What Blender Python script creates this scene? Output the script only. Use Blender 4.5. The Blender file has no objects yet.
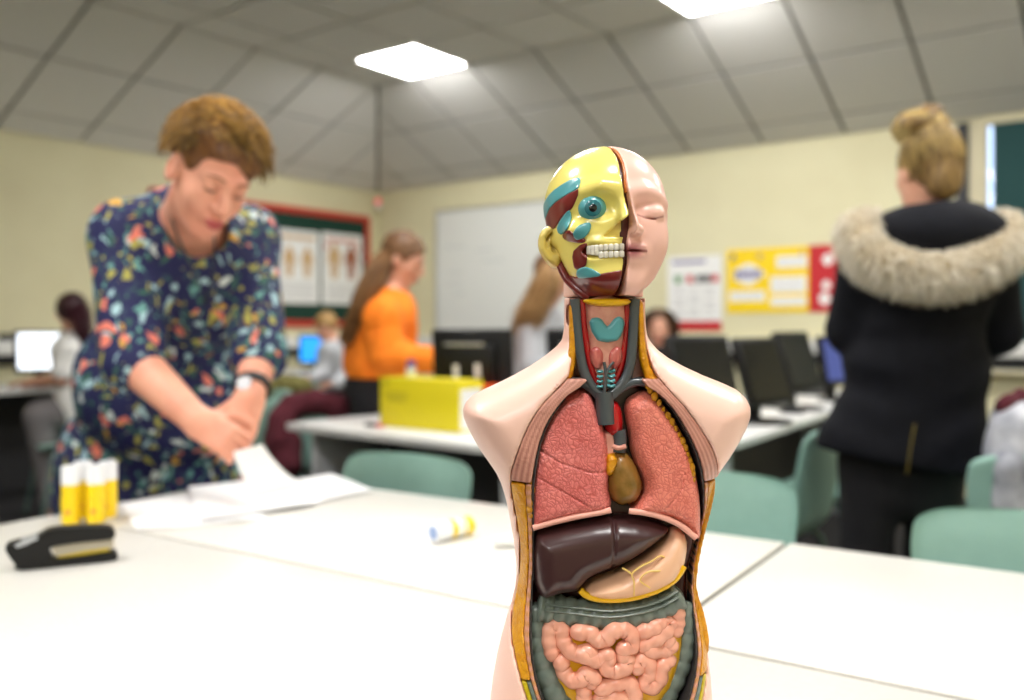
import bpy, bmesh, math, random
import numpy as np
from mathutils import Vector, Matrix

# ---------------------------------------------------------------- camera, world, exposure
FPX, HOR, ZC = 897.0, 326.0, 1.13          # focal length in pixels, horizon row, camera height
scn = bpy.context.scene
COL = scn.collection
cam_d = bpy.data.cameras.new('camera'); cam = bpy.data.objects.new('camera', cam_d)
COL.objects.link(cam); scn.camera = cam
cam.location = (0, 0, ZC); cam.rotation_euler = (math.pi / 2, 0, 0)
cam_d.sensor_width = 36.0; cam_d.lens = FPX / 1024 * 36.0
cam_d.shift_y = -(350 - HOR) / 1024.0
cam_d.clip_start = 0.05
cam_d.dof.use_dof = True; cam_d.dof.focus_distance = 0.685; cam_d.dof.aperture_fstop = 3.5
wd = bpy.data.worlds.new('sky'); scn.world = wd; wd.use_nodes = True
wd.node_tree.nodes['Background'].inputs[0].default_value = (0.55, 0.72, 1.0, 1)
wd.node_tree.nodes['Background'].inputs[1].default_value = 2.0
scn.view_settings.view_transform = 'Standard'; scn.view_settings.look = 'None'
scn.view_settings.exposure = 0.28; scn.view_settings.gamma = 1.0
scn.view_settings.use_curve_mapping = False
scn.cycles.use_denoising = True
scn.cycles.max_bounces = 7; scn.cycles.diffuse_bounces = 4; scn.cycles.glossy_bounces = 3
scn.cycles.transmission_bounces = 4; scn.cycles.caustics_reflective = False; scn.cycles.caustics_refractive = False
scn.cycles.sample_clamp_indirect = 6.0
PANEL_STRENGTH = 36.0

random.seed(7); RNG = np.random.default_rng(7)

def W(px, py, Y):
    """point seen at photo pixel (px,py) standing Y metres in front of the camera"""
    return Vector(((px - 512) / FPX * Y, Y, ZC - (py - HOR) / FPX * Y))
def wz(px, py, z):
    """point of the horizontal plane at height z"""
    return W(px, py, (ZC - z) * FPX / (py - HOR))

# ---------------------------------------------------------------- objects and tags
def tag(o, label=None, cat=None, group=None, kind=None):
    if label: o['label'] = label
    if cat: o['category'] = cat
    if group: o['group'] = group
    if kind: o['kind'] = kind
    return o
def link(name, data, mat=None, parent=None, **kw):
    o = bpy.data.objects.new(name, data); COL.objects.link(o)
    if mat is not None and data is not None:
        data.materials.clear(); data.materials.append(mat)
    if parent is not None:
        o.parent = parent
        o.matrix_parent_inverse = parent.matrix_basis.inverted()
    return tag(o, **kw)
def empty(name, loc=(0, 0, 0), rz=0, **kw):
    o = bpy.data.objects.new(name, None); COL.objects.link(o)
    o.empty_display_size = 0.05
    o.location = loc; o.rotation_euler = (0, 0, rz)
    return tag(o, **kw)
def local(name, data, mat, parent, **kw):
    """part whose mesh is written in the frame of its parent"""
    o = bpy.data.objects.new(name, data); COL.objects.link(o)
    if mat is not None:
        data.materials.clear(); data.materials.append(mat)
    o.parent = parent
    return tag(o, **kw)
def copy_tree(o, parent=None):
    c = o.copy(); COL.objects.link(c)
    if parent is not None: c.parent = parent
    for ch in list(o.children): copy_tree(ch, c)
    return c

# ---------------------------------------------------------------- materials
def _n(nt, t, **kw):
    n = nt.nodes.new(t)
    for k, v in kw.items(): setattr(n, k, v)
    return n
def mat(name, color=(0.8, 0.8, 0.8), rough=0.5, metal=0.0, spec=0.5, emit=None, emit_s=0.0,
        vary=None, vscale=8.0, vdetail=3.0, bump=0.0, bscale=60.0, btype='noise', attr=False,
        coat=0.0, sss=0.0, stretch=None, alpha=None, trans=0.0, sheen=0.0):
    m = bpy.data.materials.new(name); m.use_nodes = True
    nt = m.node_tree; b = nt.nodes['Principled BSDF']
    b.inputs['Base Color'].default_value = (*color, 1)
    b.inputs['Roughness'].default_value = rough; b.inputs['Metallic'].default_value = metal
    b.inputs['Specular IOR Level'].default_value = spec
    b.inputs['Coat Weight'].default_value = coat; b.inputs['Coat Roughness'].default_value = 0.15
    b.inputs['Sheen Weight'].default_value = sheen
    b.inputs['Transmission Weight'].default_value = trans
    if sss:
        b.inputs['Subsurface Weight'].default_value = sss
        b.inputs['Subsurface Radius'].default_value = (0.008, 0.004, 0.002)
        b.inputs['Subsurface Scale'].default_value = 1.0
    if emit:
        b.inputs['Emission Color'].default_value = (*emit, 1); b.inputs['Emission Strength'].default_value = emit_s
    vec = None
    if vary or bump:
        tc = _n(nt, 'ShaderNodeTexCoord'); mp = _n(nt, 'ShaderNodeMapping')
        nt.links.new(tc.outputs['Object'], mp.inputs[0]); vec = mp.outputs[0]
        if stretch: mp.inputs['Scale'].default_value = stretch
    src = None
    if attr:
        a = _n(nt, 'ShaderNodeAttribute', attribute_name='Col'); src = a.outputs['Color']
        nt.links.new(src, b.inputs['Base Color'])
    if vary:
        nz = _n(nt, 'ShaderNodeTexNoise'); nz.inputs['Scale'].default_value = vscale; nz.inputs['Detail'].default_value = vdetail
        nt.links.new(vec, nz.inputs['Vector'])
        rp = _n(nt, 'ShaderNodeValToRGB'); rp.color_ramp.elements[0].position = 0.32; rp.color_ramp.elements[1].position = 0.68
        rp.color_ramp.elements[0].color = (*vary, 1); rp.color_ramp.elements[1].color = (*color, 1)
        nt.links.new(nz.outputs['Fac'], rp.inputs[0]); out = rp.outputs[0]
        if src is not None:
            mx = _n(nt, 'ShaderNodeMix', data_type='RGBA', blend_type='MULTIPLY'); mx.inputs[0].default_value = 1
            nt.links.new(src, mx.inputs[6]); nt.links.new(out, mx.inputs[7]); out = mx.outputs[2]
        nt.links.new(out, b.inputs['Base Color'])
    if bump:
        if btype == 'noise':
            t = _n(nt, 'ShaderNodeTexNoise'); t.inputs['Scale'].default_value = bscale; t.inputs['Detail'].default_value = 4
            h = t.outputs['Fac']
        else:
            t = _n(nt, 'ShaderNodeTexVoronoi', feature='DISTANCE_TO_EDGE'); t.inputs['Scale'].default_value = bscale; h = t.outputs['Distance']
        nt.links.new(vec, t.inputs['Vector'])
        bp = _n(nt, 'ShaderNodeBump'); bp.inputs['Strength'].default_value = bump; bp.inputs['Distance'].default_value = 0.004
        nt.links.new(h, bp.inputs['Height']); nt.links.new(bp.outputs[0], b.inputs['Normal'])
    return m
def srgb(r, g, b):
    f = lambda c: ((c / 255 + 0.055) / 1.055) ** 2.4 if c > 10 else c / 255 / 12.92
    return (f(r), f(g), f(b))

# ---------------------------------------------------------------- plain mesh builders
def mesh_from(v, f, smooth=False, name='m'):
    me = bpy.data.meshes.new(name)
    me.from_pydata([tuple(p) for p in v], [], [tuple(q) for q in f]); me.update()
    if smooth: me.shade_smooth()
    return me
def bm_mesh(bm, smooth=False, angle=None):
    me = bpy.data.meshes.new('m'); bmesh.ops.recalc_face_normals(bm, faces=bm.faces[:]); bm.to_mesh(me); bm.free()
    if smooth:
        me.shade_smooth()
        if angle: me.set_sharp_from_angle(angle=math.radians(angle))
    return me
def box_bm(bm, c, s, bev=0.0, rot=None, seg=2):
    r = bmesh.ops.create_cube(bm, size=1.0); vs = r['verts']
    for v in vs: v.co = Vector((v.co.x * s[0], v.co.y * s[1], v.co.z * s[2]))
    if bev > 0:
        es = list({e for v in vs for e in v.link_edges})
        rb = bmesh.ops.bevel(bm, geom=es, offset=bev, segments=seg, affect='EDGES', profile=0.5)
        vs = list({v for f in rb['faces'] for v in f.verts} | {v for v in vs if v.is_valid})
    for v in vs:
        if rot is not None: v.co = rot @ v.co
        v.co += Vector(c)
    return vs
def box(c, s, bev=0.0, rot=None, seg=2):
    bm = bmesh.new(); box_bm(bm, c, s, bev, rot, seg); return bm_mesh(bm, bev > 0, 40)
def tube_vf(pts, rad, n=8, cap=True, flat=1.0):
    pts = [Vector(p) for p in pts]; V = []; F = []
    if not hasattr(rad, '__len__'): rad = [rad] * len(pts)
    up = None
    for i, p in enumerate(pts):
        d = (pts[min(i + 1, len(pts) - 1)] - pts[max(i - 1, 0)])
        d = d.normalized() if d.length > 1e-9 else Vector((0, 0, 1))
        if up is None:
            up = Vector((0, 0, 1)) if abs(d.z) < 0.9 else Vector((1, 0, 0))
        s = d.cross(up).normalized(); up = s.cross(d).normalized()
        for k in range(n):
            a = 2 * math.pi * k / n
            V.append(p + (s * math.cos(a) + up * math.sin(a) * flat) * rad[i])
    for i in range(len(pts) - 1):
        for k in range(n):
            F.append((i * n + k, i * n + (k + 1) % n, (i + 1) * n + (k + 1) % n, (i + 1) * n + k))
    if cap:
        F.append(tuple(reversed(range(n)))); F.append(tuple((len(pts) - 1) * n + k for k in range(n)))
    return V, F
def tube(pts, rad, n=8, flat=1.0, smooth=True):
    v, f = tube_vf(pts, rad, n, True, flat); me = mesh_from(v, f, smooth)
    if smooth: me.set_sharp_from_angle(angle=math.radians(60))
    return me
def lathe(prof, n=24, smooth=True, angle=35):
    """prof: (radius, z) pairs around the local z axis"""
    V = []; F = []
    for r, z in prof:
        for k in range(n):
            a = 2 * math.pi * k / n; V.append((r * math.cos(a), r * math.sin(a), z))
    for i in range(len(prof) - 1):
        for k in range(n):
            F.append((i * n + k, i * n + (k + 1) % n, (i + 1) * n + (k + 1) % n, (i + 1) * n + k))
    F.append(tuple(reversed(range(n)))); F.append(tuple((len(prof) - 1) * n + k for k in range(n)))
    me = mesh_from(V, F, smooth)
    if smooth: me.set_sharp_from_angle(angle=math.radians(angle))
    return me
def smooth_path(pts, m=6):
    """Catmull-Rom through the points"""
    P = [np.array(p, float) for p in pts]; P = [2 * P[0] - P[1]] + P + [2 * P[-1] - P[-2]]; out = []
    for i in range(1, len(P) - 2):
        for j in range(m):
            t = j / m
            out.append(0.5 * ((2 * P[i]) + (-P[i - 1] + P[i + 1]) * t + (2 * P[i - 1] - 5 * P[i] + 4 * P[i + 1] - P[i + 2]) * t * t
                              + (-P[i - 1] + 3 * P[i] - 3 * P[i + 1] + P[i + 2]) * t ** 3))
    out.append(P[-2]); return out

# ---------------------------------------------------------------- signed distance modelling
f32 = np.float32
def A(*p): return np.array(p if len(p) > 1 else p[0], dtype=f32)
def ell(P, c, r, R=None):
    q = P - A(c)
    if R is not None: q = q @ R
    r = A(r); k0 = np.linalg.norm(q / r, axis=1); k1 = np.linalg.norm(q / (r * r), axis=1)
    return k0 * (k0 - 1) / np.maximum(k1, 1e-6)
def cap(P, a, b, ra, rb=None):
    a = A(a); b = A(b); rb = ra if rb is None else rb
    ab = b - a; q = P - a
    h = np.clip(q @ ab / max(float(ab @ ab), 1e-12), 0, 1)
    return np.linalg.norm(q - h[:, None] * ab, axis=1) - (ra + (rb - ra) * h)
def chain(P, pts, rads, k=0.0):
    d = None
    for i in range(len(pts) - 1):
        e = cap(P, pts[i], pts[i + 1], rads[i], rads[i + 1])
        d = e if d is None else (smin(d, e, k) if k else np.minimum(d, e))
    return d
def rbox(P, c, h, r=0.0, R=None):
    q = P - A(c)
    if R is not None: q = q @ R
    q = np.abs(q) - (A(h) - r)
    return np.linalg.norm(np.maximum(q, 0), axis=1) + np.minimum(q.max(1), 0) - r
def smin(a, b, k):
    h = np.maximum(k - np.abs(a - b), 0) / k
    return np.minimum(a, b) - h * h * k * 0.25
def smax(a, b, k): return -smin(-a, -b, k)
def plane(P, p, n):
    n = A(n); n = n / np.linalg.norm(n); return (P - A(p)) @ n
def poly2(x, z, pts):
    """signed distance to a closed 2-D polygon (negative inside)"""
    pts = np.array(pts, f32); n = len(pts)
    d = np.full(x.shape, 1e9, f32); s = np.ones(x.shape, f32)
    for i in range(n):
        a = pts[i]; b = pts[i - 1]; e = b - a
        wx = x - a[0]; wy = z - a[1]
        t = np.clip((wx * e[0] + wy * e[1]) / max(float(e @ e), 1e-12), 0, 1)
        bx = wx - e[0] * t; by = wy - e[1] * t
        d = np.minimum(d, bx * bx + by * by)
        c1 = z >= a[1]; c2 = z < b[1]; c3 = e[0] * wy > e[1] * wx
        flip = (c1 & c2 & c3) | (~c1 & ~c2 & ~c3)
        s = np.where(flip, -s, s)
    return s * np.sqrt(d)
def noise3(P, scale, seed=0):
    """cheap smooth value noise, about -1..1"""
    r = np.random.default_rng(seed); out = np.zeros(len(P), f32)
    for i in range(5):
        d = r.normal(size=3); d /= np.linalg.norm(d)
        out += np.sin(P @ (d * scale * (0.7 + 0.25 * i)).astype(f32) + r.uniform(0, 6.28))
    return out / 3.0
def nets(fn, lo, hi, h, block=6):
    """surface nets of fn over a box, evaluated only near the surface; returns verts, quads"""
    lo = np.array(lo, float); hi = np.array(hi, float)
    nb = np.maximum(np.ceil((hi - lo) / (h * block)).astype(int), 1); n = nb * block + 1
    ax = [lo[i] + h * block * (np.arange(nb[i]) + 0.5) for i in range(3)]
    G = np.stack(np.meshgrid(*ax, indexing='ij'), -1).reshape(-1, 3).astype(f32)
    Dc = fn(G); keep = np.abs(Dc) < h * block * 1.25
    F = np.empty(n, f32)
    big = np.where(Dc < 0, f32(-1), f32(1)).reshape(nb)
    F[:] = 1.0
    ex = big.repeat(block, 0).repeat(block, 1).repeat(block, 2); F[:-1, :-1, :-1] = ex
    mask = np.zeros(n, bool)
    kb = keep.reshape(nb).repeat(block, 0).repeat(block, 1).repeat(block, 2)
    for dx in (0, 1):
        for dy in (0, 1):
            for dz in (0, 1):
                mask[dx:n[0] - 1 + dx, dy:n[1] - 1 + dy, dz:n[2] - 1 + dz] |= kb
    ii = np.argwhere(mask); 
    if len(ii) == 0: return np.zeros((0, 3)), np.zeros((0, 4), int)
    vals = np.empty(len(ii), f32); pts = (lo + ii * h).astype(f32)
    for s in range(0, len(ii), 400000): vals[s:s + 400000] = fn(pts[s:s + 400000])
    F[ii[:, 0], ii[:, 1], ii[:, 2]] = vals
    F[0] = np.maximum(F[0], h * .01); F[-1] = np.maximum(F[-1], h * .01)
    F[:, 0] = np.maximum(F[:, 0], h * .01); F[:, -1] = np.maximum(F[:, -1], h * .01)
    F[:, :, 0] = np.maximum(F[:, :, 0], h * .01); F[:, :, -1] = np.maximum(F[:, :, -1], h * .01)
    S = F < 0
    cnt = np.zeros(n - 1, np.int8)
    for dx in (0, 1):
        for dy in (0, 1):
            for dz in (0, 1): cnt += S[dx:n[0] - 1 + dx, dy:n[1] - 1 + dy, dz:n[2] - 1 + dz]
    act = (cnt > 0) & (cnt < 8); co = np.argwhere(act)
    idx = np.full(n - 1, -1, np.int64); idx[act] = np.arange(len(co))
    acc = np.zeros((len(co), 3)); num = np.zeros(len(co))
    for a in range(3):
        for u in (0, 1):
            for v in (0, 1):
                o = [0, 0, 0]; o[(a + 1) % 3] = u; o[(a + 2) % 3] = v
                p = co + o; q = p.copy(); q[:, a] += 1
                va = F[p[:, 0], p[:, 1], p[:, 2]]; vb = F[q[:, 0], q[:, 1], q[:, 2]]
                cr = (va < 0) != (vb < 0); t = np.zeros(len(co)); t[cr] = va[cr] / (va[cr] - vb[cr])
                pos = np.array(o, float)[None].repeat(len(co), 0); pos[:, a] += t
                acc[cr] += pos[cr]; num[cr] += 1
    V = lo + (co + acc / num[:, None]) * h
    Q = []
    for a in range(3):
        b, c = (a + 1) % 3, (a + 2) % 3
        sl0 = [slice(None)] * 3; sl1 = [slice(None)] * 3
        sl0[a] = slice(0, n[a] - 1); sl1[a] = slice(1, n[a])
        s0 = S[tuple(sl0)]; s1 = S[tuple(sl1)]
        e = np.argwhere(s0 != s1)
        ok = (e[:, b] > 0) & (e[:, c] > 0) & (e[:, b] < n[b] - 1) & (e[:, c] < n[c] - 1); e = e[ok]
        ins = s0[e[:, 0], e[:, 1], e[:, 2]]
        def g(db, dc):
            k = e.copy(); k[:, b] += db; k[:, c] += dc; return idx[k[:, 0], k[:, 1], k[:, 2]]
        q = np.stack([g(-1, -1), g(0, -1), g(0, 0), g(-1, 0)], 1)
        q[~ins] = q[~ins][:, ::-1]; Q.append(q)
    return V, np.concatenate(Q)
def np_mesh(V, Q, col=None, smooth=True):
    me = bpy.data.meshes.new('m'); nv, nq = len(V), len(Q)
    me.vertices.add(nv); me.vertices.foreach_set('co', np.asarray(V, f32).ravel())
    me.loops.add(nq * 4); me.loops.foreach_set('vertex_index', np.asarray(Q, np.int32).ravel())
    me.polygons.add(nq); me.polygons.foreach_set('loop_start', np.arange(0, nq * 4, 4, dtype=np.int32))
    try: me.polygons.foreach_set('loop_total', np.full(nq, 4, np.int32))
    except Exception: pass
    me.update(calc_edges=True)
    if col is not None:
        at = me.color_attributes.new('Col', 'FLOAT_COLOR', 'POINT')
        c = np.ones((nv, 4), f32); c[:, :3] = col; at.data.foreach_set('color', c.ravel())
    if smooth: me.shade_smooth()
    return me
def keep_largest(V, Q):
    lab = np.arange(len(V))
    for _ in range(2000):
        m = lab[Q].min(1); new = lab.copy()
        for k in range(4): np.minimum.at(new, Q[:, k], m)
        new = new[new]
        if (new == lab).all(): break
        lab = new
    best = np.bincount(lab).argmax(); keep = lab == best; idx = np.cumsum(keep) - 1
    return V[keep], idx[Q[keep[Q].all(1)]]
def sdf_mesh(fn, lo, hi, h, colfn=None, relax=0, largest=False):
    V, Q = nets(fn, lo, hi, h)
    if largest: V, Q = keep_largest(V, Q)
    for _ in range(relax):
        s = np.zeros_like(V); n = np.zeros(len(V))
        for k in range(4):
            a = Q[:, k]; b = Q[:, (k + 1) % 4]
            np.add.at(s, a, V[b]); np.add.at(n, a, 1)
        V = V * 0.5 + 0.5 * s / np.maximum(n, 1)[:, None]
    return np_mesh(V, Q, colfn(V.astype(f32)) if colfn else None)
# ---------------------------------------------------------------- the room
CX, CY = -1.367, 9.15                       # far corner of the room
E1 = Vector((0.803, -0.596, 0)); E2 = Vector((-0.596, -0.803, 0))   # along the back wall / along the left wall
ROOM_T, ROOM_S, WALL_H, SLOPE_U, FLAT_H = 8.6, 12.7, 2.487, 1.3, 3.10
RZ = math.atan2(E1.y, E1.x)
def R(t, s, z=0.0): return Vector((CX, CY, 0)) + E1 * t + E2 * s + Vector((0, 0, z))
def to_room(p):
    d = Vector((p[0] - CX, p[1] - CY, 0)); return d.dot(E1), d.dot(E2)
def on_back(px, py):
    """(t, z) of the back wall point seen at a pixel"""
    m = (px - 512) / FPX; t = (m * CY - CX) / (E1.x - m * E1.y); Y = CY + E1.y * t
    return t, ZC - (py - HOR) / FPX * Y
def on_left(px, py):
    m = (px - 512) / FPX; s = (m * CY - CX) / (E2.x - m * E2.y); Y = CY + E2.y * s
    return s, ZC - (py - HOR) / FPX * Y
def room_empty(name, t, s, z, **kw): return empty(name, R(t, s, z), RZ, **kw)   # local x = along back wall, local y = into the back wall

M_wall = mat('cream_paint', srgb(226, 220, 184), 0.75, vary=srgb(220, 213, 176), vscale=2.0, bump=0.05, bscale=220)
M_floor = mat('dark_carpet', srgb(52, 50, 52), 0.95, vary=srgb(38, 37, 40), vscale=60, bump=0.3, bscale=400)
M_tile = mat('ceiling_tile_white', srgb(228, 227, 224), 0.9, vary=srgb(221, 220, 216), vscale=90, bump=0.15, bscale=300)
M_bar = mat('ceiling_grid_grey', srgb(120, 118, 112), 0.6)
M_panel = mat('light_diffuser', (0.9, 0.9, 0.9), 0.5, emit=(1.0, 0.985, 0.965), emit_s=PANEL_STRENGTH)
M_white = mat('white_plastic', srgb(232, 232, 230), 0.4)
M_blackp = mat('black_plastic', srgb(13, 13, 14), 0.45, spec=0.35)

def quad_wall(name, t0, s0, t1, s1, z1, thick=0.1):
    a, b = R(t0, s0), R(t1, s1); d = (b - a).normalized(); mid = R(ROOM_T / 2, ROOM_S / 2)
    n = Vector((-d.y, d.x, 0)); n = n if (a - mid).dot(n) > 0 else -n
    a = a - d * thick; b = b + d * thick
    V = [a, b, b + n * thick, a + n * thick]; V = V + [v + Vector((0, 0, z1)) for v in V]
    F = [(0, 1, 2, 3), (4, 5, 6, 7), (0, 1, 5, 4), (1, 2, 6, 5), (2, 3, 7, 6), (3, 0, 4, 7)]
    bm = bmesh.new(); vs = [bm.verts.new(v) for v in V]
    for f in F: bm.faces.new([vs[i] for i in f])
    return link(name, bm_mesh(bm), M_wall, kind='structure')
quad_wall('wall_left', 0, 0, 0, ROOM_S, WALL_H + .04)
quad_wall('wall_right', ROOM_T, 0, ROOM_T, ROOM_S, WALL_H + .04)
quad_wall('wall_front', 0, ROOM_S, ROOM_T, ROOM_S, WALL_H + .04)
# back wall with the window opening
WIN_T0, WIN_Z0, WIN_Z1 = on_back(957, 200)[0], 0.85, 2.47
WIN_T1 = WIN_T0 + 1.7
bm = bmesh.new()
for (t0, t1, z0, z1) in ((-0.1, WIN_T0, 0, WALL_H + .04), (WIN_T1, ROOM_T + 0.1, 0, WALL_H + .04), (WIN_T0, WIN_T1, 0, WIN_Z0), (WIN_T0, WIN_T1, WIN_Z1, WALL_H + .04)):
    box_bm(bm, R((t0 + t1) / 2, -0.05, (z0 + z1) / 2), (t1 - t0, 0.1, z1 - z0), rot=Matrix.Rotation(RZ, 3, 'Z'))
link('wall_back', bm_mesh(bm), M_wall, kind='structure')
fl = bmesh.new(); box_bm(fl, R(ROOM_T / 2, ROOM_S / 2, -0.03), (ROOM_T + .2, ROOM_S + .2, 0.06), rot=Matrix.Rotation(RZ, 3, 'Z'))
link('floor', bm_mesh(fl), M_floor, kind='structure')

# window with dark post, cream frame, dark green roller blind and a slit of daylight
M_blind = mat('dark_green_blind', srgb(22, 66, 66), 0.8)
M_frame_dark = mat('dark_post', srgb(40, 40, 44), 0.5)
M_frame_cream = mat('cream_frame', srgb(205, 196, 165), 0.5)
M_glass = mat('window_glass', (1, 1, 1), 0.02, trans=1.0)
wn = room_empty('window_1', WIN_T0, 0, WIN_Z0, kind='structure')
wh = WIN_Z1 - WIN_Z0
d1 = on_back(969, 200)[0] - WIN_T0; d2 = on_back(987, 200)[0] - WIN_T0; d3 = on_back(993, 200)[0] - WIN_T0
local('dark_post', box((d1 / 2, 0.02, wh / 2), (d1, 0.09, wh), 0.004), M_frame_dark, wn)
local('window_frame', box(((d1 + d2) / 2, 0.025, wh / 2), (d2 - d1, 0.07, wh), 0.004), M_frame_cream, wn)
local('window_sill', box((0.85, -0.03, -0.015), (1.74, 0.14, 0.03), 0.005), M_frame_cream, wn)
local('window_head', box((0.85, 0.025, wh - 0.015), (1.7, 0.07, 0.03), 0.004), M_frame_cream, wn)
local('window_frame', box((1.67, 0.025, wh / 2), (0.06, 0.07, wh), 0.004), M_frame_cream, wn)
local('pane', box(((d2 + 1.64) / 2, 0.06, wh / 2), (1.64 - d2, 0.006, wh - 0.06)), M_glass, wn)
local('roller_blind', box(((d3 + 1.63) / 2, 0.0, wh / 2), (1.63 - d3, 0.006, wh - 0.05)), M_blind, wn)

# ceiling: sloped margins and a flat centre, every tile its own piece
ce = empty('ceiling', R(0, 0, WALL_H), kind='structure')
def rel(v): return v - R(0, 0, WALL_H)
U = SLOPE_U; K = (FLAT_H - WALL_H) / U
def slope_pt(side, a, u, off=0.0):
    """a along the wall, u horizontal distance from that wall; off pushes the point up into the void"""
    z = WALL_H + K * u + off
    return {'left': R(u, a, z), 'back': R(a, u, z), 'right': R(ROOM_T - u, a, z), 'front': R(a, ROOM_S - u, z)}[side]
bm = bmesh.new()
for side, L in (('left', ROOM_S), ('back', ROOM_T), ('right', ROOM_S), ('front', ROOM_T)):
    q = [slope_pt(side, 0, 0, .02), slope_pt(side, L, 0, .02), slope_pt(side, L - U, U, .02), slope_pt(side, U, U, .02)]
    bm.faces.new([bm.verts.new(rel(v)) for v in q])
q = [R(U, U, FLAT_H + .02), R(ROOM_T - U, U, FLAT_H + .02), R(ROOM_T - U, ROOM_S - U, FLAT_H + .02), R(U, ROOM_S - U, FLAT_H + .02)]
bm.faces.new([bm.verts.new(rel(v)) for v in q])
bmesh.ops.remove_doubles(bm, verts=bm.verts[:], dist=0.001)
local('ceiling_grid', bm_mesh(bm), M_bar, ce)
def clip(poly, a, b, c):
    """keep a*x+b*y<=c"""
    out = []
    for i in range(len(poly)):
        p, q = poly[i - 1], poly[i]; dp = a * p[0] + b * p[1] - c; dq = a * q[0] + b * q[1] - c
        if (dp <= 0) != (dq <= 0):
            t = dp / (dp - dq); out.append((p[0] + (q[0] - p[0]) * t, p[1] + (q[1] - p[1]) * t))
        if dq <= 0: out.append(q)
    return out
def tile_piece(corner_pts, up):
    bm = bmesh.new(); lo = [bm.verts.new(rel(p)) for p in corner_pts]; hi = [bm.verts.new(rel(p) + up * 0.014) for p in corner_pts]
    bm.faces.new(lo); bm.faces.new(list(reversed(hi)))
    for i in range(len(lo)): bm.faces.new([lo[i - 1], lo[i], hi[i], hi[i - 1]])
    local('ceiling_tile', bm_mesh(bm), M_tile, ce)
G = 0.013                                    # half joint
slen = math.hypot(U, FLAT_H - WALL_H); part = slen - 1.2
rows = [(0, part), (part, part + .6), (part + .6, slen)]
for side, L, off in (('left', ROOM_S, 0.1), ('back', ROOM_T, 0.46), ('right', ROOM_S, 0.1), ('front', ROOM_T, 0.46)):
    for r0, r1 in rows:
        u0, u1 = r0 / slen * U, r1 / slen * U
        a = off - 0.6
        while a < L:
            poly = [(a + G, u0 + G), (a + .6 - G, u0 + G), (a + .6 - G, u1 - G), (a + G, u1 - G)]
            poly = clip(poly, -1, 1, -G * 1.4); poly = clip(poly, 1, 1, L - G * 1.4)
            if len(poly) > 2: tile_piece([slope_pt(side, p[0], p[1]) for p in poly], Vector((0, 0, 1)))
            a += 0.6
T_OFF, S_OFF = 1.66, 1.30
lights = {(i, j) for i in (0, 4, 8) for j in (0, 4, 8, 12, 16)}  # last two rows, behind the camera, are added to brighten the torso's front
sq = None
i = -1
for i in range(-1, 12):
    for j in range(0, 18):
        t0, s0 = T_OFF + .6 * i, S_OFF + .6 * j
        if (i, j) in lights: continue
        poly = [(t0 + G, s0 + G), (t0 + .6 - G, s0 + G), (t0 + .6 - G, s0 + .6 - G), (t0 + G, s0 + .6 - G)]
        poly = clip(poly, -1, 0, -(U + G)); poly = clip(poly, 1, 0, ROOM_T - U - G); poly = clip(poly, 0, 1, ROOM_S - U - G)
        if len(poly) > 2: tile_piece([R(p[0], p[1], FLAT_H) for p in poly], Vector((0, 0, 1)))
unlit = {(0, 4), (0, 8), (0, 12), (0, 16)}  # unseen left column, assumed switched off so the left wall stays darker
M_off = mat('unlit_diffuser', srgb(214, 214, 212), .6)
names = {(0, 0): 'bright square ceiling light panel near the far corner of the room',
         (4, 0): 'bright square ceiling light panel cut by the top edge of the picture'}
for (i, j) in sorted(lights):
    t0, s0 = T_OFF + .6 * i, S_OFF + .6 * j
    e = room_empty('ceiling_light', t0 + .3, s0 + .3, FLAT_H - 0.004, label=names.get((i, j), 'unseen square ceiling light panel, switched off to darken the left wall' if (i, j) in unlit else 'square ceiling light panel assumed out of view'),
                   cat='light', group='square ceiling light panels')
    bm = bmesh.new()
    for k in range(4):
        a = k * math.pi / 2; rot = Matrix.Rotation(a, 3, 'Z'); box_bm(bm, rot @ Vector((0, 0.292, 0.006)), (0.598, 0.016, 0.016), rot=rot)
    local('light_frame', bm_mesh(bm), M_white, e)
    local('diffuser', box((0, 0, 0.008), (0.57, 0.57, 0.006)), M_off if (i, j) in unlit else M_panel, e)

# sensor in the corner, cable trunking
sn = room_empty('motion_sensor', 0.09, 0.09, 2.36, label='small white motion sensor with a red light high in the room corner', cat='sensor')
local('housing', box((0, 0, 0), (0.06, 0.06, 0.11), 0.012, Matrix.Rotation(math.radians(45), 3, 'Z')), M_white, sn)
local('red_lamp', box((0.02, -0.02, 0.02), (0.05, 0.05, 0.05), 0.015), mat('red_lamp', srgb(200, 60, 60), 0.3, emit=(1, .15, .15), emit_s=0.6), sn)
tr = empty('trim_1', R(0.03, 3.0, 0.98), RZ, kind='structure')
local('trunking', box((0, 0.0, 0.0), (0.05, 5.9, 0.10), 0.004), M_white, tr)
local('trunking_band', box((0.003, 0.0, -0.09), (0.05, 5.9, 0.07), 0.004), M_blackp, tr)
tr = empty('trim_2', R(3.0, 0.03, 0.98), RZ, kind='structure')
local('trunking', box((0, 0.0, 0.0), (5.8, 0.05, 0.10), 0.004), M_white, tr)
local('trunking_band', box((0.0, -0.003, -0.09), (5.8, 0.05, 0.07), 0.004), M_blackp, tr)
# ---------------------------------------------------------------- wall boards
M_red = mat('red_frame', srgb(196, 52, 36), 0.5)
M_felt = mat('green_felt', srgb(20, 58, 46), 0.95, bump=0.2, bscale=500)
M_paper = mat('white_paper', srgb(240, 240, 238), 0.7)
M_wb = mat('whiteboard_enamel', srgb(226, 228, 224), 0.25)
M_alu = mat('aluminium', srgb(190, 190, 188), 0.35, metal=0.7)
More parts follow.
